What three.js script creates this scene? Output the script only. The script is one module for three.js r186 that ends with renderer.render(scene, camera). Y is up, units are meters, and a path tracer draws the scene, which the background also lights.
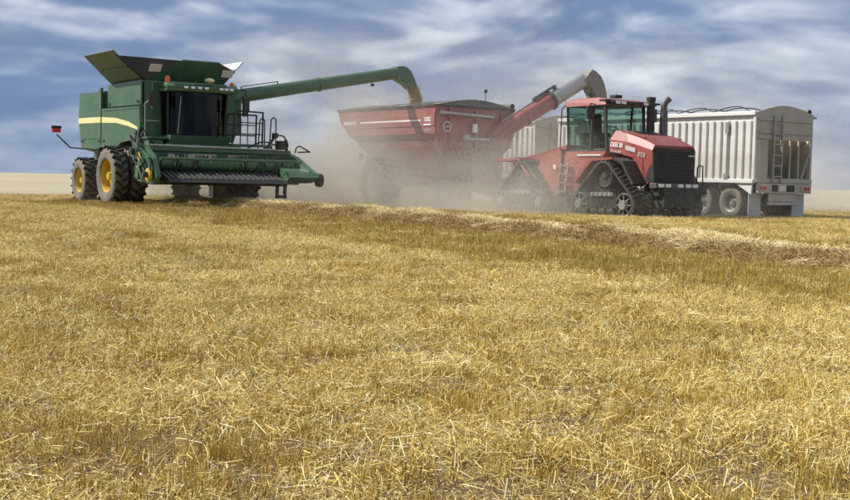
import * as THREE from 'three';
import { mergeGeometries } from 'three/addons/utils/BufferGeometryUtils.js';
import { RoundedBoxGeometry } from 'three/addons/geometries/RoundedBoxGeometry.js';
import { TextGeometry } from 'three/addons/geometries/TextGeometry.js';
import { FontLoader } from 'three/addons/loaders/FontLoader.js';

// ---------------------------------------------------------------- camera, sky, sun, exposure
const D = Math.PI / 180;
const scene = new THREE.Scene();
const camera = new THREE.PerspectiveCamera(2 * Math.atan(250 / 1250) / D, 1024 / 602, 0.1, 9000);
camera.position.set(0, 1.6, 0);
camera.rotation.order = 'YXZ';
camera.rotation.set(-Math.atan(69 / 1250), 0, 1.2 * D);

const renderer = new THREE.WebGLRenderer({ antialias: true });
renderer.toneMapping = THREE.LinearToneMapping;
renderer.toneMappingExposure = 1.32;
renderer.shadowMap.enabled = true;

const SUN = new THREE.Vector3(-0.985, 0, -0.17).normalize().multiplyScalar(Math.cos(43 * D)).setY(Math.sin(43 * D));
const sun = new THREE.DirectionalLight(new THREE.Color(1, 0.955, 0.87), 5.0);
sun.position.copy(SUN).multiplyScalar(90).add(new THREE.Vector3(0, 0, -35));
sun.target.position.set(0, 0, -35);
sun.castShadow = true;
sun.shadow.mapSize.set(4096, 4096);
Object.assign(sun.shadow.camera, { left: -45, right: 45, top: 45, bottom: -45, near: 1, far: 220 });
scene.add(sun, sun.target);

// seeded randomness and noise
function rng(seed) { let a = seed >>> 0; return () => { a = (a + 0x6d2b79f5) | 0; let t = Math.imul(a ^ (a >>> 15), 1 | a); t = (t + Math.imul(t ^ (t >>> 7), 61 | t)) ^ t; return ((t ^ (t >>> 14)) >>> 0) / 4294967296; }; }
const gauss = (r) => Math.sqrt(-2 * Math.log(1 - r() * 0.9999)) * Math.cos(2 * Math.PI * r());
const hash3 = (x, y, z) => { let h = Math.imul(x, 374761393) + Math.imul(y, 668265263) + Math.imul(z, 1274126177); h = Math.imul(h ^ (h >>> 13), 1274126177); return ((h ^ (h >>> 16)) >>> 0) / 4294967296; };
const sm = (t) => t * t * (3 - 2 * t), mix = (a, b, t) => a + (b - a) * t;
function noise3(x, y, z) {
  const i = Math.floor(x), j = Math.floor(y), k = Math.floor(z), u = sm(x - i), v = sm(y - j), w = sm(z - k);
  const l = (kk) => mix(mix(hash3(i, j, kk), hash3(i + 1, j, kk), u), mix(hash3(i, j + 1, kk), hash3(i + 1, j + 1, kk), u), v);
  return mix(l(k), l(k + 1), w);
}
const fbm = (x, y, z, n = 5) => { let s = 0, a = 0.5, t = 0; for (let i = 0; i < n; i++) { s += a * noise3(x, y, z); t += a; a *= 0.5; x = x * 2.03 + 17.1; y = y * 2.03 + 5.7; z = z * 2.03 + 9.2; } return s / t; };
const step = (a, b, x) => sm(Math.min(1, Math.max(0, (x - a) / (b - a))));

// one computed sky: layered blue-grey stratocumulus, the same kind of cloud all round
{
  const W = 4096, H = 2048, d = new Float32Array(W * H * 4);
  const blue = [0.150, 0.215, 0.365], grey = [0.265, 0.325, 0.435], lit = [0.64, 0.68, 0.72], air = [0.26, 0.32, 0.43];
  const sky = (az, el, n) => {
    const y = Math.sin(el), c = Math.cos(el), x = Math.cos(az) * c, z = Math.sin(az) * c, yy = Math.max(y, 0), q = 1 / (1 + yy * 5);
    const wx = fbm(x * 5 + 3, yy * 14, z * 5, 3) - 0.5, wy = fbm(x * 5 + 31, yy * 14, z * 5 + 8, 3) - 0.5;
    const big = fbm(x * 7 * q + wx * 1.6, yy * 19 * q + wy * 2.4 + 4, z * 7 * q + 2, 5);
    const det = fbm(x * 26 * q + wx * 3, yy * 38 * q + wy * 4, z * 26 * q + 6, n);
    const cover = step(0.37, 0.58, big * 0.7 + det * 0.3);
    const bright = step(0.47, 0.74, det * 0.42 + big * 0.58 + 0.07 * step(0.03, 0.14, y)) * step(0.004, 0.06, yy);
    return [0, 1, 2].map((k) => mix(air[k], mix(mix(blue[k], grey[k], cover), lit[k], bright * 0.8) * (0.95 + 0.4 * (det - 0.5)) * 1.04, 0.72 + 0.28 * step(0, 0.05, yy)));
  };
  const rowOf = (deg) => Math.round((deg / 180 + 0.5) * H), lo = rowOf(-1), hi = rowOf(13);
  const put = (i, j, c) => { const o = (j * W + i) * 4; d[o] = c[0]; d[o + 1] = c[1]; d[o + 2] = c[2]; d[o + 3] = 1; };
  const el = (j) => ((j + 0.5) / H - 0.5) * Math.PI, az = (i) => ((i + 0.5) / W - 0.5) * 2 * Math.PI;
  for (let j = lo; j < hi; j++) for (let i = 0; i < W; i++) put(i, j, sky(az(i), el(j), 7));
  for (let j = 0; j < lo; j += 8) { const c = sky(0, 0, 5); for (let jj = j; jj < Math.min(lo, j + 8); jj++) for (let i = 0; i < W; i++) put(i, jj, c); }
  for (let j = hi; j < H; j += 6) for (let i = 0; i < W; i += 8) { const c = sky(az(i + 4), el(j + 3), 5); for (let jj = j; jj < Math.min(H, j + 6); jj++) for (let ii = i; ii < i + 8; ii++) put(ii, jj, c); }
  const t = new THREE.DataTexture(d, W, H, THREE.RGBAFormat, THREE.FloatType);
  t.mapping = THREE.EquirectangularReflectionMapping; t.magFilter = THREE.LinearFilter; t.minFilter = THREE.LinearFilter; t.needsUpdate = true;
  scene.background = t; scene.environment = t;
}

// ---------------------------------------------------------------- materials
function texture(size, f, srgb = true) {
  const d = new Uint8Array(size * size * 4);
  for (let j = 0; j < size; j++) for (let i = 0; i < size; i++) { const c = f(i / size, j / size), o = (j * size + i) * 4; for (let k = 0; k < 3; k++) d[o + k] = Math.max(0, Math.min(255, Math.round(255 * (srgb ? (c[k] <= 0.0031308 ? c[k] * 12.92 : 1.055 * Math.pow(c[k], 1 / 2.4) - 0.055) : c[k])))); d[o + 3] = 255; }
  const t = new THREE.DataTexture(d, size, size); t.wrapS = t.wrapT = THREE.RepeatWrapping; t.magFilter = THREE.LinearFilter; t.colorSpace = srgb ? THREE.SRGBColorSpace : THREE.NoColorSpace; t.needsUpdate = true; return t;
}
// noise on a torus-like square: four shifted copies blended so that it tiles
function tileNoise(u, v, s, seed, n = 4) {
  const a = (x, y) => fbm(x * s, y * s, seed, n), fx = u, fy = v;
  const k = (t) => sm(t);
  return mix(mix(a(u, v), a(u - 1, v), k(fx)), mix(a(u, v - 1), a(u - 1, v - 1), k(fx)), k(fy));
}
const DUST = [0.29, 0.25, 0.18];
let tseed = 1;
// paint with settled field dust in speckles and streaks, measured in metres (uv), tile of 2 m
function dusty(name, rgb, { rough = 0.5, dust = 0.35, metal = 0, coat = 0, tile = 2, spread = 0.25 } = {}) {
  const s = tseed++ * 13.7;
  const map = texture(256, (u, v) => {
    const a = tileNoise(u, v, 6, s, 5), b = tileNoise(u, v, 40, s + 5, 2), c = tileNoise(u * 1, v, 3, s + 9, 3);
    const m = Math.min(0.95, Math.max(0, dust + (a - 0.5) * spread * 2 + (b - 0.5) * spread));
    const g = 0.9 + 0.2 * c;
    return rgb.map((x, k) => mix(x, DUST[k], m) * g);
  });
  map.repeat.set(1 / tile, 1 / tile);
  const m = new THREE.MeshPhysicalMaterial({ map, roughness: rough, metalness: metal, clearcoat: coat, clearcoatRoughness: 0.4 });
  m.name = name; return m;
}
const plain = (name, r, g, b, rough = 0.6, metal = 0) => { const m = new THREE.MeshStandardMaterial({ roughness: rough, metalness: metal }); m.color.setRGB(r, g, b); m.name = name; return m; };
const M = {
  green: dusty('green_paint', [0.016, 0.092, 0.038], { rough: 0.45, dust: 0.11, coat: 0.15, spread: 0.16 }),
  yellow: dusty('yellow_paint', [0.55, 0.36, 0.018], { rough: 0.5, dust: 0.1 }),
  stripe: dusty('pale_yellow_stripe', [0.72, 0.66, 0.3], { rough: 0.5, dust: 0.1, spread: 0.1 }),
  rubber: dusty('dusty_rubber', [0.04, 0.04, 0.038], { rough: 0.9, dust: 0.5, spread: 0.4 }),
  tread: dusty('tread_rubber', [0.011, 0.011, 0.011], { rough: 0.9, dust: 0.03, spread: 0.06 }),
  trackRubber: dusty('track_rubber', [0.02, 0.02, 0.02], { rough: 0.9, dust: 0.2, spread: 0.2 }),
  black: dusty('black_plastic', [0.012, 0.013, 0.013], { rough: 0.6, dust: 0.05, spread: 0.06 }),
  steel: dusty('worn_steel', [0.42, 0.42, 0.41], { rough: 0.4, dust: 0.2, metal: 0.6 }),
  darkSteel: dusty('dark_steel', [0.07, 0.07, 0.07], { rough: 0.5, dust: 0.12, metal: 0.3 }),
  red: dusty('dusty_red_paint', [0.25, 0.020, 0.019], { rough: 0.5, dust: 0.16, coat: 0.08 }),
  cartRed: dusty('cart_red_paint', [0.29, 0.034, 0.042], { rough: 0.45, dust: 0.22, coat: 0.25 }),
  white: dusty('white_paint', [0.70, 0.70, 0.68], { rough: 0.45, dust: 0.12, spread: 0.12 }),
  aluminium: dusty('trailer_panel', [0.66, 0.65, 0.61], { rough: 0.42, dust: 0.2, spread: 0.28 }),
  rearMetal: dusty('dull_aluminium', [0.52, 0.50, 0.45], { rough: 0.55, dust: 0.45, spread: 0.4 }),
  spoutGrey: dusty('dusty_dark_sheet_metal', [0.13, 0.13, 0.125], { rough: 0.6, dust: 0.3, spread: 0.25 }),
  greyTarp: dusty('tarp', [0.10, 0.115, 0.11], { rough: 0.85, dust: 0.2 }),
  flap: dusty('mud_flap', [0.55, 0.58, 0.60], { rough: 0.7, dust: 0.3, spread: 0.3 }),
  letter: plain('white_lettering', 0.85, 0.85, 0.83, 0.5),
  letterGrey: plain('grey_lettering', 0.45, 0.42, 0.40, 0.5),
  lampWhite: plain('lamp_lens', 0.8, 0.8, 0.78, 0.15),
  lampRed: plain('red_lens', 0.55, 0.02, 0.02, 0.2),
  lampOrange: plain('orange_lens', 0.8, 0.16, 0.03, 0.25),
  hose: plain('hose_rubber', 0.015, 0.015, 0.015, 0.6),
  seat: plain('seat_cloth', 0.03, 0.03, 0.032, 0.9),
  grain: dusty('wheat_grain', [0.34, 0.21, 0.075], { rough: 0.8, dust: 0.1, tile: 0.5 }),
  glass: new THREE.MeshPhysicalMaterial({ color: 0xd6e6e0, transmission: 1, thickness: 0, roughness: 0.03, ior: 1.5 }),
  darkGlass: new THREE.MeshPhysicalMaterial({ color: 0x333f40, transmission: 1, thickness: 0, roughness: 0.04, ior: 1.45, specularIntensity: 0.6 }),
};
M.glass.name = 'cab_glass'; M.darkGlass.name = 'tinted_glass';

// ---------------------------------------------------------------- modelling helpers
const v3 = (x, y, z) => new THREE.Vector3(x, y, z);
function uvBox(g) {   // uv in metres, from the side each face points to
  if (g.index) g = g.toNonIndexed();
  const p = g.attributes.position, n = p.count, uv = new Float32Array(n * 2);
  if (!g.attributes.normal) g.computeVertexNormals();
  const a = v3(), b = v3(), c = v3();
  for (let i = 0; i < n; i += 3) {
    a.fromBufferAttribute(p, i); b.fromBufferAttribute(p, i + 1); c.fromBufferAttribute(p, i + 2);
    const q = b.clone().sub(a).cross(c.clone().sub(a)), x = Math.abs(q.x), y = Math.abs(q.y), z = Math.abs(q.z);
    for (const [k, w] of [[i, a], [i + 1, b], [i + 2, c]]) {
      if (x >= y && x >= z) { uv[k * 2] = w.z; uv[k * 2 + 1] = w.y; } else if (y >= z) { uv[k * 2] = w.x; uv[k * 2 + 1] = w.z; } else { uv[k * 2] = w.x; uv[k * 2 + 1] = w.y; }
    }
  }
  const o = new THREE.BufferGeometry();
  o.setAttribute('position', p); o.setAttribute('normal', g.attributes.normal); o.setAttribute('uv', new THREE.BufferAttribute(uv, 2));
  return o;
}
function mesh(parent, name, geos, mat) {
  const list = [].concat(geos).map(uvBox), g = list.length > 1 ? mergeGeometries(list) : list[0];
  const m = new THREE.Mesh(g, mat); m.name = name; m.castShadow = m.receiveShadow = true; parent.add(m); return m;
}
const group = (parent, name, x = 0, y = 0, z = 0) => { const o = new THREE.Group(); o.name = name; o.position.set(x, y, z); parent.add(o); return o; };
function box(w, h, d, x = 0, y = 0, z = 0, rx = 0, ry = 0, rz = 0, r = 0) {
  const m = Math.min(w, h, d), g = r > 0 || m > 0.08 ? new RoundedBoxGeometry(w, h, d, 1, r || Math.min(0.02, m * 0.2)) : new THREE.BoxGeometry(w, h, d);
  if (rx) g.rotateX(rx); if (ry) g.rotateY(ry); if (rz) g.rotateZ(rz);
  return g.translate(x, y, z);
}
function bar(p, q, r, r2 = r, seg = 10) {
  const a = v3(...p), b = v3(...q), d = b.clone().sub(a), g = new THREE.CylinderGeometry(r2, r, d.length(), seg);
  return g.applyQuaternion(new THREE.Quaternion().setFromUnitVectors(v3(0, 1, 0), d.normalize())).translate((p[0] + q[0]) / 2, (p[1] + q[1]) / 2, (p[2] + q[2]) / 2);
}
const path = (pts, r, seg = 6) => { const out = []; for (let i = 0; i + 1 < pts.length; i++) { out.push(bar(pts[i], pts[i + 1], r, r, seg)); if (i) out.push(new THREE.SphereGeometry(r, seg, 4).translate(...pts[i])); } return out; };
const curve = (pts, r, seg = 24, rad = 6) => new THREE.TubeGeometry(new THREE.CatmullRomCurve3(pts.map((p) => v3(...p))), seg, r, rad);
function beam(p, q, w, h) {   // rectangular bar between two points, h measured upwards
  const a = v3(...p), b = v3(...q), d = b.clone().sub(a), L = d.length(); d.normalize();
  const s = v3(0, 1, 0).cross(d).normalize(), u = d.clone().cross(s), m = new THREE.Matrix4().makeBasis(s, u, d);
  return new THREE.BoxGeometry(w, h, L).applyMatrix4(m).translate((p[0] + q[0]) / 2, (p[1] + q[1]) / 2, (p[2] + q[2]) / 2);
}
// closed solid whose side outline is pts = [z, y, xmin, xmax]
function slab(pts) {
  const tri = THREE.ShapeUtils.triangulateShape(pts.map((p) => new THREE.Vector2(p[0], p[1])), []), pos = [];
  const A = pts.map((p) => [p[2], p[1], p[0]]), B = pts.map((p) => [p[3], p[1], p[0]]), ccw = THREE.ShapeUtils.area(pts.map((p) => new THREE.Vector2(p[0], p[1]))) > 0;
  const put = (a, b, c) => pos.push(...a, ...b, ...c);
  for (const [i, j, k] of tri) { if (ccw) { put(A[i], A[j], A[k]); put(B[i], B[k], B[j]); } else { put(A[i], A[k], A[j]); put(B[i], B[j], B[k]); } }
  for (let i = 0; i < pts.length; i++) { const j = (i + 1) % pts.length; if (ccw) { put(A[i], B[i], B[j]); put(A[i], B[j], A[j]); } else { put(A[i], B[j], B[i]); put(A[i], A[j], B[j]); } }
  // orient outward
  const g = new THREE.BufferGeometry(); g.setAttribute('position', new THREE.Float32BufferAttribute(pos, 3));
  let vol = 0; for (let i = 0; i < pos.length; i += 9) vol += pos[i] * (pos[i + 4] * pos[i + 8] - pos[i + 5] * pos[i + 7]) - pos[i + 1] * (pos[i + 3] * pos[i + 8] - pos[i + 5] * pos[i + 6]) + pos[i + 2] * (pos[i + 3] * pos[i + 7] - pos[i + 4] * pos[i + 6]);
  if (vol < 0) for (let i = 0; i < pos.length; i += 9) for (let k = 0; k < 3; k++) { const t = pos[i + 3 + k]; pos[i + 3 + k] = pos[i + 6 + k]; pos[i + 6 + k] = t; }
  g.setAttribute('position', new THREE.Float32BufferAttribute(pos, 3)); g.computeVertexNormals(); return g;
}
const prism = (pts, x0, x1) => slab(pts.map(([z, y]) => [z, y, x0, x1]));
// a sheet of thickness t through four corners (in order)
function sheet(a, b, c, d, t = 0.03) {
  const A = [a, b, c, d].map((p) => v3(...p)), n = A[1].clone().sub(A[0]).cross(A[3].clone().sub(A[0])).normalize().multiplyScalar(t), Bk = A.map((p) => p.clone().sub(n)), pos = [];
  const quad = (p, q, r, s) => { for (const w of [p, q, r, p, r, s]) pos.push(w.x, w.y, w.z); };
  quad(A[0], A[1], A[2], A[3]); quad(Bk[3], Bk[2], Bk[1], Bk[0]);
  for (let i = 0; i < 4; i++) { const j = (i + 1) % 4; quad(A[i], Bk[i], Bk[j], A[j]); }
  const g = new THREE.BufferGeometry(); g.setAttribute('position', new THREE.Float32BufferAttribute(pos, 3)); g.computeVertexNormals(); return g;
}
const lathe = (pts, seg = 40) => new THREE.LatheGeometry(pts.map(([r, t]) => new THREE.Vector2(r, t)), seg).rotateZ(Math.PI / 2);   // axis along x
const font = await new FontLoader().loadAsync('fonts/droid/droid_sans_bold.typeface.json');
function lettering(text, h, len, x, y, z, rz = 0, slant = 0) {   // reads towards +z on a face that points to -x
  const g = new TextGeometry(text, { font, size: h, depth: 0.006, curveSegments: 3 }); g.computeBoundingBox(); const w = g.boundingBox.max.x;
  if (slant) g.applyMatrix4(new THREE.Matrix4().set(1, slant, 0, 0, 0, 1, 0, 0, 0, 0, 1, 0, 0, 0, 0, 1));
  return g.scale(len / w, 1, 1).rotateZ(rz).rotateY(-Math.PI / 2).translate(x, y, z);
}
const used = {};
function thing(name, label, category, x, y, z, turn, grp) {
  const o = new THREE.Group(), n = used[name] = (used[name] ?? -1) + 1; o.name = n ? name + '_' + String(n).padStart(3, '0') : name;
  o.position.set(x, y, z); o.rotation.y = turn * D; o.userData = { label, category }; if (grp) o.userData.group = grp; scene.add(o); return o;
}
// wheel with its axis along x; face -1 shows the dish to -x
function wheel(parent, x, y, z, R, W, rimR, face, rimMat, { lugs = 20, lug = 0.05, spokes = 0 } = {}) {
  const w = group(parent, 'wheel', x, y, z), h = W / 2, d = R * 0.06;
  mesh(w, 'tyre', lathe([[rimR, -h * 0.78], [rimR + 0.05, -h * 0.98], [(rimR + R) / 2, -h], [R - d * 2.2, -h * 0.97], [R - d, -h * 0.86], [R - d * 0.6, -h * 0.5], [R - d * 0.6, h * 0.5], [R - d, h * 0.86], [R - d * 2.2, h * 0.97], [(rimR + R) / 2, h], [rimR + 0.05, h * 0.98], [rimR, h * 0.78]]), M.rubber);
  const L = [];
  for (let i = 0; i < lugs; i++) for (const s of [-1, 1]) {
    const a = ((i + (s > 0 ? 0.5 : 0)) / lugs) * 2 * Math.PI;
    L.push(new THREE.BoxGeometry(h * 1.12, d + lug, R * 0.085).rotateY(s * 0.6).translate(s * h * 0.5, R - d * 0.9 + lug / 2 - 0.012, 0).rotateX(a));
  }
  if (lugs) mesh(w, 'tread_lugs', L, M.tread);
  const f = face * h;
  mesh(w, 'rim', lathe([[rimR, -h * 0.8], [rimR - 0.03, -h * 0.8], [rimR - 0.06, 0], [rimR - 0.03, h * 0.8], [rimR, h * 0.8]]), rimMat);
  mesh(w, 'disc', lathe(face < 0 ? [[0.001, f * 0.25], [rimR * 0.35, f * 0.25], [rimR * 0.5, f * 0.1], [rimR - 0.04, f * 0.45], [rimR - 0.04, f * 0.3], [rimR * 0.5, -f * 0.05], [0.001, 0]] : [[0.001, 0], [rimR * 0.5, -f * 0.05], [rimR - 0.04, f * 0.3], [rimR - 0.04, f * 0.45], [rimR * 0.5, f * 0.1], [rimR * 0.35, f * 0.25], [0.001, f * 0.25]]), rimMat);
  const hub = [new THREE.CylinderGeometry(rimR * 0.22, rimR * 0.26, Math.abs(f) * 0.5, 14).rotateZ(Math.PI / 2).translate(f * 0.4, 0, 0)];
  for (let i = 0; i < 8; i++) { const a = i / 8 * 2 * Math.PI; hub.push(new THREE.CylinderGeometry(0.014, 0.014, 0.05, 6).rotateZ(Math.PI / 2).translate(f * 0.32, Math.cos(a) * rimR * 0.38, Math.sin(a) * rimR * 0.38)); }
  mesh(w, 'hub', hub, rimMat === M.yellow ? M.yellow : M.steel);
  return w;
}

// ---------------------------------------------------------------- the field
const GY = 0.57;
// crest line: beyond it the land falls away to the far field
function ground(x, z) {
  const Z = -z;
  let y = GY * Math.min(1, Math.max(0, (Z - 4) / 33));
  y += 0.02 * (noise3(x * 0.35 + 50, 0, z * 0.35) - 0.5) * Math.min(1, Math.max(0, (38 - Z) / 8));
  const crest = 53 + 0.55 * Math.max(-10, Math.min(40, x + 17));
  y -= 2.2 * step(crest, crest + 45, Z);
  y += 3.5 * step(500, 2500, Z) * (0.4 + 0.6 * noise3(x * 0.0012 + 3, 0, 7));
  return y;
}
const crestAt = (x) => 53 + 0.55 * Math.max(-10, Math.min(40, x + 17));
{
  const zs = [], xs = [];
  for (let z = 12; z > -70; z -= 0.5) zs.push(z);
  for (let z = 70; z < 3600; z *= 1.05) zs.push(-z);
  for (let i = -70; i <= 70; i++) xs.push(Math.sign(i) * (Math.abs(i) * 0.35 + Math.pow(Math.abs(i) / 70, 5) * 2600));
  const pos = [], uv = [], col = [], idx = [];
  for (const z of zs) for (const x of xs) {
    pos.push(x, ground(x, z), z); uv.push(x, z);
    // near field is stubble soil; past the crest lies a pale ripe field with faint darker strips
    const far = step(crestAt(x) + 2, crestAt(x) + 10, -z), s = 0.85 + 0.3 * fbm(x * 0.004, 3, z * 0.02, 3);
    const n = [0.19, 0.125, 0.05], p = [0.47 * s, 0.395 * s, 0.26 * s];
    for (let k = 0; k < 3; k++) col.push(mix(n[k], p[k], far) / 0.75);
  }
  for (let j = 0; j + 1 < zs.length; j++) for (let i = 0; i + 1 < xs.length; i++) { const a = j * xs.length + i, b = a + xs.length; idx.push(a, a + 1, b, b, a + 1, b + 1); }
  const g = new THREE.BufferGeometry();
  g.setAttribute('position', new THREE.Float32BufferAttribute(pos, 3)); g.setAttribute('uv', new THREE.Float32BufferAttribute(uv, 2)); g.setAttribute('color', new THREE.Float32BufferAttribute(col, 3)); g.setIndex(idx); g.computeVertexNormals();
  const map = texture(512, (u, v) => { const a = tileNoise(u, v, 90, 3, 2), b = tileNoise(u, v, 14, 9, 4); const t = 0.5 + 0.5 * a * 0.9 + (b - 0.5) * 0.7; return [t * 0.75, t * 0.75, t * 0.75]; });
  map.repeat.set(1 / 3.1, 1 / 3.1);
  const bump = texture(512, (u, v) => { const t = tileNoise(u, v, 50, 21, 4); return [t, t, t]; }, false); bump.repeat.set(1 / 2.3, 1 / 2.3);
  const m = new THREE.MeshStandardMaterial({ map, vertexColors: true, roughness: 1, bumpMap: bump, bumpScale: 0.04 }); m.name = 'soil_and_chaff';
  const o = new THREE.Mesh(g, m); o.name = 'ground'; o.receiveShadow = true; o.castShadow = true; o.userData = { label: 'harvested field of soil and chaff reaching a flat horizon', category: 'ground', kind: 'structure' }; scene.add(o);
}

// windrow centre line (x, z), from the right edge to the header of the combine
const ROW = [[13, -13.2], [9.7, -17], [6.9, -20.5], [4.2, -25], [0.1, -31.3], [-3.5, -36.4], [-6.3, -40], [-8.2, -42.6]];
const rowCurve = new THREE.CatmullRomCurve3(ROW.map(([x, z]) => v3(x, 0, z)));
const rowPts = rowCurve.getSpacedPoints(120);
function rowDist(x, z) { let b = 1e9; for (const p of rowPts) { const d = (p.x - x) ** 2 + (p.z - z) ** 2; if (d < b) b = d; } return Math.sqrt(b); }

const STRAW = [[0.66, 0.50, 0.14], [0.58, 0.415, 0.095], [0.45, 0.30, 0.06], [0.72, 0.60, 0.23], [0.33, 0.205, 0.042]];
const PALE = [[0.81, 0.70, 0.36], [0.74, 0.60, 0.24], [0.89, 0.84, 0.62], [0.63, 0.47, 0.14]];
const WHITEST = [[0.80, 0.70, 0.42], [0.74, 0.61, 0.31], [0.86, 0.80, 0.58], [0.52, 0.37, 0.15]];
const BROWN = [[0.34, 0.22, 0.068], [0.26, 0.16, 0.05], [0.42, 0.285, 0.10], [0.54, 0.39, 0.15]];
const strawMat = new THREE.MeshStandardMaterial({ vertexColors: true, roughness: 0.62, side: THREE.DoubleSide }); strawMat.name = 'straw';
class Blades {   // thin split straws: ribbons with a slight fold
  constructor() { this.p = []; this.c = []; }
  add(b, t, w, col, side) {
    const d = t.clone().sub(b), s = side ?? v3(0, 1, 0); const n = d.clone().cross(s).normalize().multiplyScalar(w / 2), f = n.clone().cross(d).normalize().multiplyScalar(w * 0.35);
    const m0 = b.clone().add(f), m1 = t.clone().add(f), q = (a) => this.p.push(a.x, a.y, a.z);
    const b0 = b.clone().add(n), b1 = b.clone().sub(n), t0 = t.clone().add(n), t1 = t.clone().sub(n);
    for (const a of [b0, m0, m1, b0, m1, t0, m0, b1, t1, m0, t1, m1]) q(a);
    for (let i = 0; i < 12; i++) this.c.push(...col);
  }
  build() { const g = new THREE.BufferGeometry(); g.setAttribute('position', new THREE.Float32BufferAttribute(this.p, 3)); g.setAttribute('color', new THREE.Float32BufferAttribute(this.c, 3)); g.computeVertexNormals(); return g; }
}
const tone = (r, set, k = 0.25) => { const c = set[Math.floor(r() * set.length)], f = (1 - k / 2 + r() * k) * 0.96; return [c[0] * f, c[1] * f * 0.975, c[2] * f * 0.86]; };
function stubblePatch(seed, R, tufts, hmin, hmax) {
  const r = rng(seed), B = new Blades();
  for (let i = 0; i < tufts; i++) {
    const a = r() * 6.283, q = Math.sqrt(r()) * R, x = Math.cos(a) * q, z = Math.sin(a) * q, base = tone(r, STRAW, 0.2), n = 3 + Math.floor(r() * 5), H = mix(hmin, hmax, r());
    for (let k = 0; k < n; k++) {
      const h = H * (0.7 + r() * 0.5), lx = gauss(r) * 0.22, lz = gauss(r) * 0.22, bx = x + gauss(r) * 0.018, bz = z + gauss(r) * 0.018, f = 0.8 + r() * 0.4;
      B.add(v3(bx, -0.02, bz), v3(bx + lx * h, h, bz + lz * h), 0.0026 + r() * 0.0024, base.map((c) => c * f), v3(gauss(r), 0, gauss(r)));
    }
  }
  return B.build();
}
function litterPatch(seed, R, n, set, h0, h1, lmin, lmax, wmin = 0.003, tilt = 0.22) {
  const r = rng(seed), B = new Blades();
  for (let i = 0; i < n; i++) {
    const a = r() * 6.283, q = Math.sqrt(r()) * R, x = Math.cos(a) * q, z = Math.sin(a) * q, y = mix(h0, h1, r()), d = r() * 6.283, l = mix(lmin, lmax, r() ** 2.2), t = gauss(r) * tilt;
    const e = v3(Math.cos(d) * Math.cos(t), Math.sin(t), Math.sin(d) * Math.cos(t)).multiplyScalar(l / 2), c = v3(x, y, z);
    B.add(c.clone().sub(e), c.clone().add(e), wmin + r() * 0.003, tone(r, set, 0.3), v3(gauss(r) * 0.3, 1, gauss(r) * 0.3));
  }
  return B.build();
}
function scatter(name, label, category, geos, spots) {   // spots: [variant, x, y, z, scale, tint, height]
  const by = geos.map(() => []);
  for (const s of spots) by[s[0]].push(s);
  by.forEach((list, k) => {
    if (!list.length) return;
    const o = new THREE.InstancedMesh(geos[k], strawMat, list.length), r = rng(77 + k), m = new THREE.Matrix4(), q = new THREE.Quaternion(), c = new THREE.Color();
    list.forEach(([, x, y, z, s, t, hs], i) => {
      m.compose(v3(x, y, z), q.setFromAxisAngle(v3(0, 1, 0), r() * 6.283), v3(s, s * (hs ?? 1), s)); o.setMatrixAt(i, m);
      o.setColorAt(i, c.setRGB(t[0], t[1], t[2]));
    });
    const n = used[name] = (used[name] ?? -1) + 1; o.name = n ? name + '_' + String(n).padStart(3, '0') : name;
    o.castShadow = o.receiveShadow = true; o.userData = { label, category, kind: 'stuff', group: label }; scene.add(o);
  });
}
const inView = (x, z, pad = 1.5) => { const Z = -z; return Math.abs(x) < 0.36 * Z + pad; };
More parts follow.
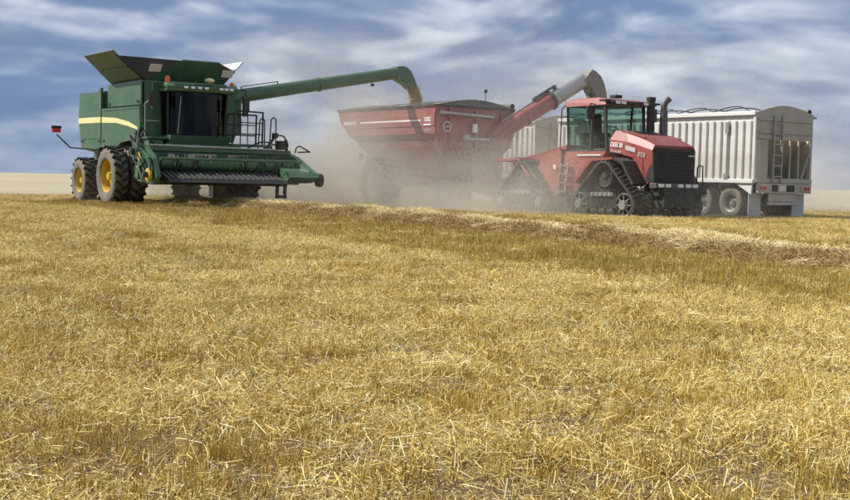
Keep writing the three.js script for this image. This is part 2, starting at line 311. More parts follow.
{
  const stub = [11, 12, 13, 14, 15, 16].map((s) => stubblePatch(s, 0.26, 38, 0.03, 0.095));
  const lit = [21, 22, 23, 24, 25, 26].map((s) => litterPatch(s, 0.30, 150, PALE.concat(STRAW), 0.0, 0.085, 0.012, 0.13, 0.0020, 0.6));
  const chaff = [51, 52, 53].map((s) => litterPatch(s, 0.34, 260, PALE.concat(STRAW, BROWN), 0.001, 0.018, 0.006, 0.045, 0.003, 0.25));
  const spotsS = [], spotsL = [], spotsC = [], r = rng(5);
  const inRow = (x, z) => z > -42 && z < -10 && rowDist(x, z) < 0.55;
  for (let z = -4.5; z > -62; z -= 0.355) for (let x = -0.36 * -z - 1.2; x < 0.36 * -z + 1.2; x += 0.355) {
    const X = x + (r() - 0.5) * 0.4, Zz = z + (r() - 0.5) * 0.4, row = -Zz > 8 && -Zz < 46 ? rowDist(X, Zz) : 99;
    if (-Zz > crestAt(X) + 2) continue;
    // litter lies in streaks along the direction of travel and in patches; the strip before the windrow has little
    const along = X * 0.66 + Zz * 0.75, across = X * 0.75 - Zz * 0.66;
    const streak = fbm(across * 0.55, along * 0.07, 3, 3), patch = fbm(X * 0.9, 1, Zz * 0.9, 3);
    let lit01 = step(0.36, 0.66, streak * 0.55 + patch * 0.45);
    const strip = row < 99 ? step(0.6, 0.9, row) * (1 - step(4.8, 5.8, row + (patch - 0.5) * 2)) : 0;
    const nearSide = X * 0.75 - Zz * 0.66;
    lit01 = lit01 * (1 - strip * 0.92) + 0.05;
    const edge = row < 99 ? Math.exp(-(((row - 6.4 - (patch - 0.5) * 3) / 1.2) ** 2)) * (-Zz < 40 ? 1 : 0) : 0;
    lit01 = Math.min(1.1, lit01 + edge * 0.6);
    const b = 0.82 + 0.36 * fbm(X * 0.6 + 9, 4, Zz * 0.6, 3), warm = (fbm(X * 1.7, 8, Zz * 1.7, 2) - 0.5) * 0.25;
    const clump = fbm(X * 3.1 + 4, 2, Zz * 3.1, 2), dull = 1 - 0.10 * strip;
    if (row > 0.5 && (strip > 0.5 || clump > 0.2)) spotsS.push([Math.floor(r() * 6), X, ground(X, Zz), Zz, 0.85 + r() * 0.35, [b * dull * (1 + warm * 0.4), b * dull, b * dull * (1 - warm)], (0.65 + 0.6 * step(0.35, 0.65, clump)) * (1 + 0.45 * strip)]);
    if (-Zz < 20 && row > 0.5) spotsC.push([Math.floor(r() * 3), X, ground(X, Zz), Zz, 0.9 + r() * 0.3, [0.85, 0.85, 0.85], 1]);
    const nl = (lit01 * 2.4 + 0.6 * (1 - strip) + 0.25 * strip) * (0.3 + 1.35 * step(0.34, 0.62, fbm(X * 2.3 + 40, 6, Zz * 2.3, 2))), cnt = Math.floor(nl) + (r() < nl % 1 ? 1 : 0);
    for (let k = 0; k < cnt; k++) { const lx = X + (r() - 0.5) * 0.4, lz = Zz + (r() - 0.5) * 0.4, t = 0.85 + r() * 0.3; spotsL.push([Math.floor(r() * 6), lx, ground(lx, lz), lz, 0.8 + r() * 0.5, [t, t, t], 0.7 + r() * 0.6]); }
  }
  scatter('stubble', 'short golden standing stubble covering the harvested field', 'stubble', stub, spotsS);
  scatter('chaff', 'fine chaff and broken straw lying on the soil between the stubble', 'chaff', chaff, spotsC);
  scatter('straw_litter', 'loose pale straw strewn over the stubble', 'straw', lit, spotsL);

  // the windrow: a heaped bank of straw with a brown damp flank towards the camera
  const core = [], N = 160, K = 10, idx = [], uv = [];
  const heightAt = (t) => 0.15 + 0.16 * noise3(t * 30, 0, 5) + 0.08 * Math.exp(-(((t - 0.355) / 0.06) ** 2));
  for (let i = 0; i <= N; i++) {
    const t = i / N, p = rowCurve.getPointAt(t), d = rowCurve.getTangentAt(t), nx = -d.z, nz = d.x;
    for (let k = 0; k <= K; k++) {
      const s = (k / K) * 2 - 1, w = 0.68 + 0.15 * noise3(t * 40, 2, k * 0.3), h = (heightAt(t) + 0.10 * (noise3(t * 90, k * 0.8, 3) - 0.5)) * (1 - s * s) ** 0.8;
      const x = p.x + nx * s * w, z = p.z + nz * s * w; core.push(x, ground(x, z) - 0.03 + h, z); uv.push(x, z);
    }
  }
  for (let i = 0; i < N; i++) for (let k = 0; k < K; k++) { const a = i * (K + 1) + k, b = a + K + 1; idx.push(a, a + 1, b, b, a + 1, b + 1); }
  const g = new THREE.BufferGeometry(); g.setAttribute('position', new THREE.Float32BufferAttribute(core, 3)); g.setAttribute('uv', new THREE.Float32BufferAttribute(uv, 2)); g.setIndex(idx); g.computeVertexNormals();
  const rowRoot = new THREE.Mesh(g, (() => { const m = dusty('matted_straw', [0.34, 0.225, 0.08], { rough: 1, dust: 0.15, tile: 0.8, spread: 0.4 }); m.side = THREE.DoubleSide; return m; })());
  rowRoot.name = 'windrow'; rowRoot.castShadow = rowRoot.receiveShadow = true; rowRoot.userData = { label: 'long heaped windrow of straw running to the green combine header', category: 'windrow', kind: 'stuff' }; scene.add(rowRoot);
  const pileP = [31, 32, 33, 34].map((s) => litterPatch(s, 0.22, 90, WHITEST, -0.05, 0.09, 0.08, 0.42, 0.004, 0.3));
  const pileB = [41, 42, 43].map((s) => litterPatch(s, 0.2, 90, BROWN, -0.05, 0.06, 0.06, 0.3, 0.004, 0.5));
  const sp = [], rr = rng(9);
  const tmpP = [], tmpB = [];
  for (let i = 0; i < 4200; i++) {
    const t = rr(), p = rowCurve.getPointAt(t), d = rowCurve.getTangentAt(t), nx = -d.z, nz = d.x, s = Math.max(-1.15, Math.min(1.15, gauss(rr) * 0.6)), w = 0.74;
    const x = p.x + nx * s * w, z = p.z + nz * s * w, h = heightAt(t) * Math.max(0, 1 - s * s) ** 0.8;
    // which flank faces the camera
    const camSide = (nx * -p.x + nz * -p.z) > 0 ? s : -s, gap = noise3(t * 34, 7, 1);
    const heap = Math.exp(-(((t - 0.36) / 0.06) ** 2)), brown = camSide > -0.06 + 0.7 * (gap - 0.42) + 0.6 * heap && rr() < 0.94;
    const q = 0.85 + rr() * 0.3, e = [q, q, q];
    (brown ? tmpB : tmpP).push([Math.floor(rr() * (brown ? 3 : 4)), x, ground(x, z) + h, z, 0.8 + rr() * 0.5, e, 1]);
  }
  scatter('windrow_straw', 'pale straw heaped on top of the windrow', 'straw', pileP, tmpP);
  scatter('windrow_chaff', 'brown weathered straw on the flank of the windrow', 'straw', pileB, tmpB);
}
// ---------------------------------------------------------------- green combine (x = its left, z = forward, base under the front axle)
{
  const C = thing('combine_harvester', 'green combine harvester with its long unloading auger swung out over the red cart', 'combine', -8.42, GY, -42.65, 34);
  // running gear
  for (const s of [-1, 1]) {
    wheel(C, s * 2.36, 0.975, 0, 0.975, 0.5, 0.54, s, M.yellow, { lugs: 21, lug: 0.055 });
    wheel(C, s * 1.74, 0.975, 0, 0.975, 0.5, 0.54, s, M.yellow, { lugs: 21, lug: 0.055 });
    wheel(C, s * 1.92, 0.8, -3.95, 0.8, 0.56, 0.42, s, M.yellow, { lugs: 18, lug: 0.05 });
  }
  mesh(C, 'front_axle', [box(3.2, 0.34, 0.34, 0, 0.975, 0), box(0.5, 0.8, 0.6, -1.2, 1.25, 0), box(0.5, 0.8, 0.6, 1.2, 1.25, 0)], M.green);
  mesh(C, 'rear_axle', [box(3.4, 0.26, 0.26, 0, 0.82, -3.95), box(0.5, 0.8, 0.5, 0, 1.25, -3.95)], M.green);
  mesh(C, 'chassis', [prism([[1.0, 1.5], [1.0, 2.3], [-5.0, 2.3], [-5.0, 1.9], [-2.6, 1.25], [-1.2, 1.2]], -1.35, 1.35)], M.green);
  // side panels: rear hood, lower side shield, grain tank side
  const sidePanels = (s) => {
    const a = s * 1.62, b = s * 1.74, lo = Math.min(a, b), hi = Math.max(a, b);
    mesh(C, 'rear_side_panel', slab([[-5.25, 2.0, lo + 0.1, hi - 0.03], [-5.3, 3.0, lo, hi], [-5.2, 3.95, lo + 0.02, hi - 0.06], [-3.3, 3.92, lo + 0.02, hi - 0.06], [-2.92, 4.06, lo, hi - 0.04], [-2.92, 3.0, lo, hi], [-2.92, 1.98, lo, hi], [-4.1, 1.84, lo, hi]]), M.green);
    mesh(C, 'lower_side_panel', slab([[-2.82, 1.98, lo, hi], [-2.82, 3.32, lo, hi], [0.75, 3.28, lo, hi], [0.8, 2.6, lo, hi], [0.55, 2.22, lo, hi], [-0.9, 2.12, lo, hi], [-1.4, 1.95, lo, hi]]), M.green);
    mesh(C, 'tank_side_panel', slab([[-2.3, 3.36, lo + 0.03, hi - 0.03], [-2.3, 4.12, lo + 0.03, hi - 0.03], [0.8, 4.14, lo + 0.03, hi - 0.03], [0.8, 3.33, lo + 0.03, hi - 0.03]]), M.green);
    const X = s < 0 ? [lo - 0.006, lo + 0.004] : [hi - 0.004, hi + 0.006];
    mesh(C, 'yellow_stripe', [slab([[-5.27, 2.86, ...X], [-5.29, 3.06, ...X], [-2.93, 3.04, ...X], [-2.93, 2.84, ...X]]), slab([[-2.81, 2.83, ...X], [-2.81, 3.03, ...X], [-1.4, 2.96, ...X], [-0.2, 2.80, ...X], [0.6, 2.60, ...X], [0.6, 2.52, ...X], [-0.3, 2.66, ...X], [-1.4, 2.79, ...X]])], M.stripe);
  };
  sidePanels(-1); sidePanels(1);
  for (const [z, y] of [[-4.9, 2.2], [-3.1, 2.2], [-2.6, 2.2], [0.5, 2.45], [-2.1, 3.45], [0.6, 3.45]]) mesh(C, 'panel_latch', box(0.03, 0.07, 0.12, -1.755, y, z), M.black);
  for (let k = 0; k < 7; k++) mesh(C, 'vent_louvre', box(0.03, 0.03, 0.9, -1.69, 3.3 + k * 0.075, -4.2, 0, 0, 0.3), M.green);
  mesh(C, 'panel_ridge', [box(0.02, 0.03, 3.4, -1.745, 3.24, -1.05), box(0.02, 0.03, 2.2, -1.745, 2.3, -4.1)], M.green);
  mesh(C, 'rear_hood', [prism([[-5.2, 2.0], [-5.35, 3.0], [-5.2, 3.85], [-2.9, 3.95], [-2.9, 2.0]], -1.6, 1.6), prism([[-5.0, 2.0], [-5.4, 1.4], [-5.1, 1.3], [-4.6, 1.9]], -1.2, 1.2)], M.green);
  mesh(C, 'grain_tank', [prism([[-2.3, 2.2], [-2.3, 4.1], [0.85, 4.1], [0.85, 2.2]], -1.6, 1.6), box(3.1, 0.5, 2.2, 0, 3.3, -4.0)], M.green);
  mesh(C, 'wheel_arch_trim', [curve([[-1.78, 1.75, -3.0], [-1.8, 1.95, -2.75], [-1.8, 1.98, -2.4], [-1.78, 1.8, -2.2]], 0.05, 12)], M.black);
  // fold-out tank extension
  const top = 4.12;
  const flap = (n, a, b, c, d, m, rib) => { const o = mesh(C, n, sheet(a, b, c, d, 0.03), m); if (rib) mesh(o, 'stiffener', rib, m); return o; };
  flap('tank_extension', [-1.6, top, -2.2], [-1.6, top, 0.7], [-2.55, 5.06, 0.45], [-2.55, 5.06, -2.35], M.green, [bar([-2.05, 4.54, -2.2], [-2.05, 4.54, 0.5], 0.025)]);
  const lf = flap('tank_extension', [1.2, top, 0.7], [1.2, top, -2.2], [2.08, 4.98, -2.35], [2.08, 4.98, 0.55], M.green, [0, 1, 2, 3, 4].map((k) => beam([1.30, top + 0.13, 0.4 - k * 0.6], [2.04, 4.97, 0.3 - k * 0.6], 0.05, 0.03)));
  mesh(lf, 'painted_sunlit_edge', sheet([1.76, 4.70, 0.62], [1.76, 4.70, -2.28], [2.06, 4.99, -2.3], [2.06, 4.99, 0.55], 0.012), M.flap);  // pale strip: sunlight on the inner face put into the colour
  const ff = flap('tank_extension', [-1.55, top, 0.85], [1.2, top, 0.85], [0.85, 4.80, 1.35], [-0.55, 4.80, 1.35], M.green);
  mesh(ff, 'stiffener', [beam([-0.5, 4.81, 1.34], [0.8, 4.81, 1.34], 0.05, 0.05)], M.green);
  flap('tank_extension', [1.2, top, -2.25], [-1.55, top, -2.25], [-1.55, 4.72, -2.7], [1.2, 4.72, -2.7], M.green);
  mesh(C, 'corner_gusset', [sheet([-1.59, top, 0.72], [-1.55, top, 0.87], [-0.56, 4.79, 1.34], [-2.45, 4.90, 0.45], 0.015)], M.black);
  mesh(C, 'corner_gusset', [sheet([1.18, top, 0.87], [1.22, top, 0.72], [1.72, 4.62, 0.66], [0.86, 4.79, 1.34], 0.015)], M.black);
  for (const [x, y, z] of [[-1.35, 4.52, 1.12], [1.18, 4.48, 1.16]]) mesh(C, 'warning_decal', [sheet([x - 0.2, y - 0.11, z - 0.06], [x + 0.2, y - 0.11, z - 0.06], [x + 0.2, y + 0.11, z + 0.12], [x - 0.2, y + 0.11, z + 0.12], 0.006)], M.white);
  // cab
  const cab = group(C, 'cab', 0, 0, 0);
  mesh(cab, 'cab_floor', [prism([[0.5, 2.15], [0.5, 2.35], [1.75, 2.35], [1.62, 2.0], [0.9, 1.95]], -1.05, 1.05), box(2.06, 1.5, 0.06, 0, 3.1, 0.48)], M.green);
  mesh(cab, 'roof', slab([[0.3, 3.86, -1.15, 1.15], [0.3, 4.02, -1.05, 1.05], [1.0, 4.1, -1.1, 1.1], [1.75, 4.04, -1.2, 1.2], [1.95, 3.92, -1.28, 1.28], [1.9, 3.78, -1.25, 1.25], [1.4, 3.76, -1.15, 1.15]]), M.green);
  mesh(cab, 'roof_trim', [box(1.9, 0.03, 0.06, -0.1, 4.055, 1.82)], M.green);
  for (const x of [-0.62, -0.38, -0.14, 0.1, 0.62, 0.8, 0.98]) mesh(cab, 'work_light', [box(0.13, 0.07, 0.04, x, 3.9, 1.955)], M.lampWhite);
  // curved windscreen with pillars
  const ws = [], NX = 10; for (let i = 0; i < NX; i++) { const q = (k) => { const t = (k / NX) * 2 - 1; return [t * 0.98, 1.72 - 0.35 * t * t * t * t]; }, [x0, z0] = q(i), [x1, z1] = q(i + 1); ws.push(sheet([x0, 2.36, z0], [x1, 2.36, z1], [x1 * 1.06, 3.78, z1 - 0.03], [x0 * 1.06, 3.78, z0 - 0.03], 0.012)); }
  mesh(cab, 'windscreen', ws, M.darkGlass);
  for (const s of [-1, 1]) {
    mesh(cab, 'side_window', sheet([s * 1.0, 2.36, 0.55], [s * 1.0, 2.36, 1.34], [s * 1.06, 3.78, 1.44], [s * 1.06, 3.78, 0.55], 0.012), M.darkGlass);
    mesh(cab, 'pillar', [bar([s * 0.99, 2.3, 1.37], [s * 1.05, 3.8, 1.47], 0.035), bar([s * 1.0, 2.3, 0.55], [s * 1.06, 3.8, 0.55], 0.045)], M.black);
  }
  mesh(cab, 'operator_seat', [box(0.55, 0.14, 0.5, 0, 2.78, 0.95), box(0.52, 0.75, 0.14, 0, 3.15, 0.72), box(0.3, 0.4, 0.3, 0, 2.52, 0.95)], M.seat);
  mesh(cab, 'steering_column', [bar([0, 2.36, 1.55], [0, 2.9, 1.42], 0.06), new THREE.TorusGeometry(0.19, 0.02, 6, 18).rotateX(-1.0).translate(0, 2.92, 1.4)], M.black);
  mesh(cab, 'wiper', bar([-0.78, 2.4, 1.68], [-0.7, 3.6, 1.72], 0.012), M.steel);
  // front wall below the cab with a shelf of chaff
  mesh(C, 'cab_support', [prism([[0.9, 1.3], [0.9, 2.1], [1.5, 2.1], [1.7, 1.95], [1.9, 1.4]], -1.0, 1.0), box(2.6, 0.12, 0.7, 0.1, 2.0, 1.5)], M.green);
  mesh(C, 'chaff_ledge', box(1.0, 0.05, 0.12, -0.05, 1.98, 2.0), M.grain);
  // mirrors, beacons, antenna
  for (const [s, x] of [[-1, -1.75], [1, 1.55]]) {
    const mr = mesh(C, 'mirror', box(0.24, 0.42, 0.06, x, 3.45, 1.9, 0, s * 0.25, 0), M.black);
    mesh(mr, 'mirror_arm', path([[s * 1.1, 3.85, 1.7], [x * 0.98, 3.95, 1.85], [x, 3.7, 1.9]], 0.022), M.black);
  }
  const beacon = (x, y, z, m) => mesh(C, 'beacon', [new THREE.CylinderGeometry(0.09, 0.1, 0.14, 12).translate(x, y + 0.07, z), new THREE.SphereGeometry(0.09, 12, 6, 0, 6.3, 0, 1.57).translate(x, y + 0.14, z)], m);
  beacon(-1.02, 4.06, 1.35, M.lampOrange); beacon(1.5, 4.0, 0.9, M.lampOrange);
  mesh(C, 'guidance_receiver', [new THREE.SphereGeometry(0.17, 14, 8).scale(1, 0.55, 1).translate(0.35, 4.18, 1.6), new THREE.CylinderGeometry(0.06, 0.08, 0.1, 10).translate(0.35, 4.09, 1.6)], M.stripe);
  // right-hand ladder and rails beside the cab
  mesh(C, 'handrail', [...path([[-1.7, 2.3, 1.15], [-1.7, 3.35, 1.15], [-1.58, 3.45, 1.15], [-1.45, 3.2, 1.15]], 0.02), bar([-1.7, 2.8, 1.15], [-1.2, 2.8, 1.15], 0.018)], M.steel);
  mesh(C, 'service_platform', [box(0.62, 0.06, 1.0, -1.4, 2.25, 1.1), box(0.5, 0.3, 0.4, -1.45, 2.05, 1.3)], M.green);
  mesh(C, 'side_lamp', [box(0.22, 0.13, 0.1, -1.78, 2.36, 0.75)], M.black); mesh(C, 'side_lamp', [box(0.1, 0.09, 0.05, -1.8, 2.22, 0.82)], M.lampOrange);
  // left-hand platform with rail frames and ladder
  mesh(C, 'platform', [box(1.5, 0.07, 0.95, 1.85, 2.1, 1.3)], M.green);
  const hoop = (x0, x1, h, z) => mesh(C, 'railing', [...path([[x0, 2.1, z], [x0 + 0.1, 2.1 + h, z], [x0 + 0.2, 2.16 + h, z], [x1, 2.14 + h, z], [x1 - 0.02, 2.1, z]], 0.03), bar([x0 + 0.05, 2.1 + h * 0.35, z], [x1, 2.1 + h * 0.35, z], 0.022), bar([x0 + 0.08, 2.1 + h * 0.7, z], [x1, 2.1 + h * 0.7, z], 0.018), bar([(x0 + x1) / 2, 2.1, z], [(x0 + x1) / 2, 2.14 + h, z], 0.018)], M.black);
  hoop(1.12, 2.25, 1.08, 1.75); hoop(1.25, 2.45, 1.02, 0.85);
  const tall = (x, z) => mesh(C, 'handrail', path([[x, 1.95, z], [x + 0.06, 3.0, z], [x + 0.16, 3.08, z], [x + 0.24, 3.0, z], [x + 0.24, 1.95, z]], 0.022), M.black);
  tall(2.5, 1.75); tall(2.45, 1.0);
  const lad = mesh(C, 'ladder', [beam([2.6, 0.75, 1.75], [2.6, 2.1, 1.72], 0.04, 0.08), beam([2.6, 0.75, 1.15], [2.6, 2.1, 1.18], 0.04, 0.08)], M.black);
  for (let k = 0; k < 4; k++) mesh(lad, 'step', box(0.22, 0.03, 0.6, 2.6, 0.85 + k * 0.36, 1.45), M.darkSteel);
  // unloading auger: elbow, tube, spout
  const A = [1.75, 3.78, 0.55], E = [8.35, 5.02, 0.55];
  mesh(C, 'auger_elbow', [bar([1.7, 2.5, 0.55], [1.72, 3.55, 0.55], 0.3, 0.28, 16), new THREE.SphereGeometry(0.29, 16, 10).translate(1.75, 3.68, 0.55), box(0.7, 0.5, 0.7, 1.4, 3.5, 0.4)], M.green);
  const tube = mesh(C, 'unloading_auger', [bar(A, E, 0.235, 0.215, 24)], M.green);
  mesh(tube, 'joint_ring', [bar([5.0, 4.39, 0.55], [5.07, 4.403, 0.55], 0.255, 0.255, 24)], M.green);
  mesh(tube, 'support_rail', [beam([2.0, 4.14, 0.55], [3.4, 4.40, 0.55], 0.04, 0.03), bar([2.0, 3.9, 0.55], [2.0, 4.14, 0.55], 0.02), bar([3.4, 4.1, 0.55], [3.4, 4.40, 0.55], 0.02)], M.black);
  mesh(tube, 'auger_lamp', [box(0.12, 0.1, 0.1, 7.3, 4.52, 0.55)], M.black);
  mesh(tube, 'hanging_mirror', [box(0.2, 0.5, 0.1, 1.95, 3.35, 1.0), bar([1.95, 3.6, 1.0], [1.95, 3.85, 0.7], 0.02)], M.black);
  // spout: square-sided hood that bends over
  const outline = [[8.25, 5.24], [8.5, 5.28], [8.68, 5.24], [8.84, 5.12], [8.98, 4.92], [9.14, 4.58], [8.86, 4.46], [8.68, 4.60], [8.25, 4.8]];
  const g = prism(outline.map(([x, y]) => [x, y]), -0.21, 0.21); g.rotateY(Math.PI / 2);   // (x=d, y, z=x) -> (x, y, -d)
  mesh(tube, 'spout', g.translate(0, 0, 0.55), M.green);
  // outrigger warning lamp at the rear right
  const ol = mesh(C, 'outrigger_arm', path([[-1.7, 1.9, -3.6], [-2.5, 1.95, -3.9], [-2.95, 2.4, -4.0]], 0.025), M.black);
  mesh(ol, 'outrigger_lamp', [box(0.3, 0.16, 0.12, -2.97, 2.55, -4.0)], M.lampRed); mesh(ol, 'lamp_bracket', box(0.34, 0.1, 0.14, -2.97, 2.66, -4.0), M.black);
  // feeder house and pickup header
  mesh(C, 'feeder_house', prism([[0.9, 1.0], [0.9, 1.9], [3.0, 1.55], [3.0, 0.75]], -0.75, 0.75), M.green);
  const H = group(C, 'pickup_header', 0, 0, 0);
  mesh(H, 'header_frame', [box(5.1, 0.14, 0.16, 0.05, 1.86, 3.05), box(5.1, 0.95, 0.08, 0.05, 1.35, 2.98), box(5.1, 0.1, 0.9, 0.05, 0.86, 3.3)], M.green);
  mesh(H, 'top_rail', bar([-2.4, 1.97, 3.15], [2.1, 1.94, 3.15], 0.03), M.steel);
  mesh(H, 'cross_auger', bar([-2.45, 1.4, 3.5], [2.45, 1.4, 3.5], 0.2, 0.2, 20), M.green);
  const fl = []; for (let k = 0; k < 44; k++) { const x = -2.4 + k * 0.11; if (Math.abs(x) < 0.5) continue; const a = k * 1.1 * Math.sign(x); fl.push(new THREE.CylinderGeometry(0.31, 0.31, 0.012, 18, 1, false, a, 2.6).rotateZ(Math.PI / 2 + Math.sign(x) * 0.12).translate(x, 1.4, 3.5)); }
  mesh(H, 'auger_flighting', fl, M.darkSteel);
  mesh(H, 'wear_shield', [box(0.9, 0.2, 0.02, -0.65, 1.62, 3.4, 0.4), box(0.7, 0.2, 0.02, 0.55, 1.62, 3.4, 0.4)], M.steel);
  // windguard rods and pickup belts with slats
  const belt = mesh(H, 'pickup_belt', [prism([[3.6, 1.05], [3.6, 1.18], [4.55, 0.95], [4.7, 0.84], [4.55, 0.76]], -2.3, 1.7)], M.black);
  for (let k = 0; k < 22; k++) mesh(belt, 'belt_slat', beam([-2.2 + k * 0.18, 1.2, 3.62], [-2.3 + k * 0.18, 0.96, 4.58], 0.05, 0.02), M.darkSteel);
  mesh(H, 'windguard', [bar([-2.4, 1.55, 4.25], [2.4, 1.55, 4.25], 0.045), ...Array.from({ length: 24 }, (_, k) => bar([-2.3 + k * 0.2, 1.55, 4.25], [-2.3 + k * 0.2, 1.28, 3.85], 0.009, 0.009, 5))], M.green);
  mesh(H, 'end_shield', slab([[2.95, 0.85, -2.62, -2.5], [2.95, 1.95, -2.62, -2.5], [3.5, 1.95, -2.62, -2.5], [4.3, 1.55, -2.66, -2.52], [4.6, 1.0, -2.66, -2.52], [4.3, 0.75, -2.66, -2.52]]), M.green);
  mesh(H, 'end_shield', slab([[2.95, 0.85, 2.5, 2.62], [2.95, 1.88, 2.5, 2.62], [3.5, 1.72, 2.5, 2.7], [4.6, 1.2, 2.62, 2.8], [4.7, 1.02, 2.62, 2.8], [4.4, 0.88, 2.5, 2.7]]), M.green);
  mesh(H, 'divider_nose', slab([[4.0, 0.95, 1.75, 2.78], [4.0, 1.34, 1.75, 2.78], [4.6, 1.2, 1.75, 2.8], [4.75, 1.06, 1.75, 2.8], [4.5, 0.92, 1.75, 2.78]]), M.green);
  // drive side: gearbox, arms, hoses
  mesh(H, 'drive_arm', [beam([-2.75, 1.95, 3.1], [-2.75, 1.5, 4.2], 0.07, 0.14), beam([-2.75, 1.5, 4.2], [-2.75, 1.0, 4.35], 0.07, 0.12), box(0.16, 0.5, 0.4, -2.75, 1.75, 3.2), box(0.14, 0.3, 0.26, -2.72, 2.1, 3.0)], M.green);
  mesh(H, 'drive_pulley', new THREE.CylinderGeometry(0.2, 0.2, 0.08, 20).rotateZ(Math.PI / 2).translate(-2.76, 1.05, 4.2), M.yellow);
  mesh(H, 'drive_pulley', [new THREE.CylinderGeometry(0.14, 0.14, 0.1, 16).rotateZ(Math.PI / 2).translate(-2.78, 1.6, 3.6)], M.yellow);
  mesh(H, 'hydraulic_motor', bar([-2.95, 1.05, 4.2], [-2.65, 1.05, 4.2], 0.09), M.black); mesh(H, 'valve_block', [box(0.2, 0.2, 0.2, -2.85, 1.75, 3.15)], M.black);
  for (const h of [curve([[-2.7, 2.0, 3.0], [-2.95, 2.25, 3.1], [-2.95, 1.8, 3.6], [-2.8, 1.2, 4.0]], 0.022), curve([[-2.5, 2.0, 2.9], [-2.6, 2.35, 3.0], [-2.85, 2.0, 3.5], [-2.8, 1.5, 3.8]], 0.022), curve([[-1.6, 1.9, 2.0], [-2.2, 2.15, 2.6], [-2.7, 1.8, 2.9], [-2.8, 1.3, 3.3]], 0.025), curve([[-2.2, 1.95, 3.0], [-2.5, 2.4, 3.2], [-2.8, 1.9, 3.3]], 0.02)]) mesh(H, 'hydraulic_hose', h, M.hose);
  mesh(H, 'side_plumbing', [...path([[-2.7, 1.3, 3.0], [-2.85, 1.3, 3.6], [-2.85, 0.9, 3.9]], 0.03), box(0.12, 0.35, 0.3, -2.78, 1.1, 3.4, 0.3), box(0.1, 0.2, 0.5, -2.8, 1.4, 3.7, -0.4)], M.green);
  // left end: hose bracket, handle loop, gauge wheel, parking stand
  mesh(H, 'hose_bracket', [box(0.22, 0.3, 0.3, 2.25, 2.1, 3.1), box(0.16, 0.16, 0.2, 2.05, 2.42, 3.05), beam([1.75, 1.95, 3.0], [2.05, 2.4, 3.05], 0.06, 0.08), bar([2.4, 2.3, 3.1], [2.5, 1.9, 3.1], 0.03)], M.black);
  for (const h of [curve([[2.05, 2.42, 3.05], [2.3, 2.4, 3.15], [2.45, 2.1, 3.2], [2.4, 1.9, 3.1]], 0.025), curve([[1.2, 1.95, 2.6], [1.7, 2.2, 2.9], [2.1, 2.1, 3.0]], 0.025)]) mesh(H, 'hydraulic_hose', h, M.hose);
  mesh(H, 'handle_loop', path([[2.45, 1.85, 3.7], [2.5, 2.03, 3.7], [2.62, 2.08, 3.7], [2.95, 1.9, 3.8], [2.55, 1.88, 3.7]], 0.025), M.black);
  const gw = group(H, 'gauge_wheel', 2.98, 0.98, 4.4);
  mesh(gw, 'tyre', lathe([[0.1, -0.08], [0.16, -0.1], [0.21, -0.07], [0.22, 0], [0.21, 0.07], [0.16, 0.1], [0.1, 0.08]], 24), M.tread); mesh(gw, 'disc', lathe([[0.001, -0.04], [0.11, -0.06], [0.11, 0.06], [0.001, 0.04]], 20), M.black);
  mesh(H, 'wheel_arm', bar([2.6, 1.05, 4.3], [2.98, 0.98, 4.4], 0.04), M.green);
  mesh(H, 'parking_stand', [box(0.09, 0.5, 0.12, 1.72, 0.62, 3.9), box(0.09, 0.5, 0.12, 2.0, 0.62, 3.9), box(0.37, 0.1, 0.14, 1.86, 0.42, 3.9)], M.black);
  mesh(H, 'parking_stand', [box(0.1, 0.5, 0.12, -0.45, 0.65, 3.6)], M.white);
}

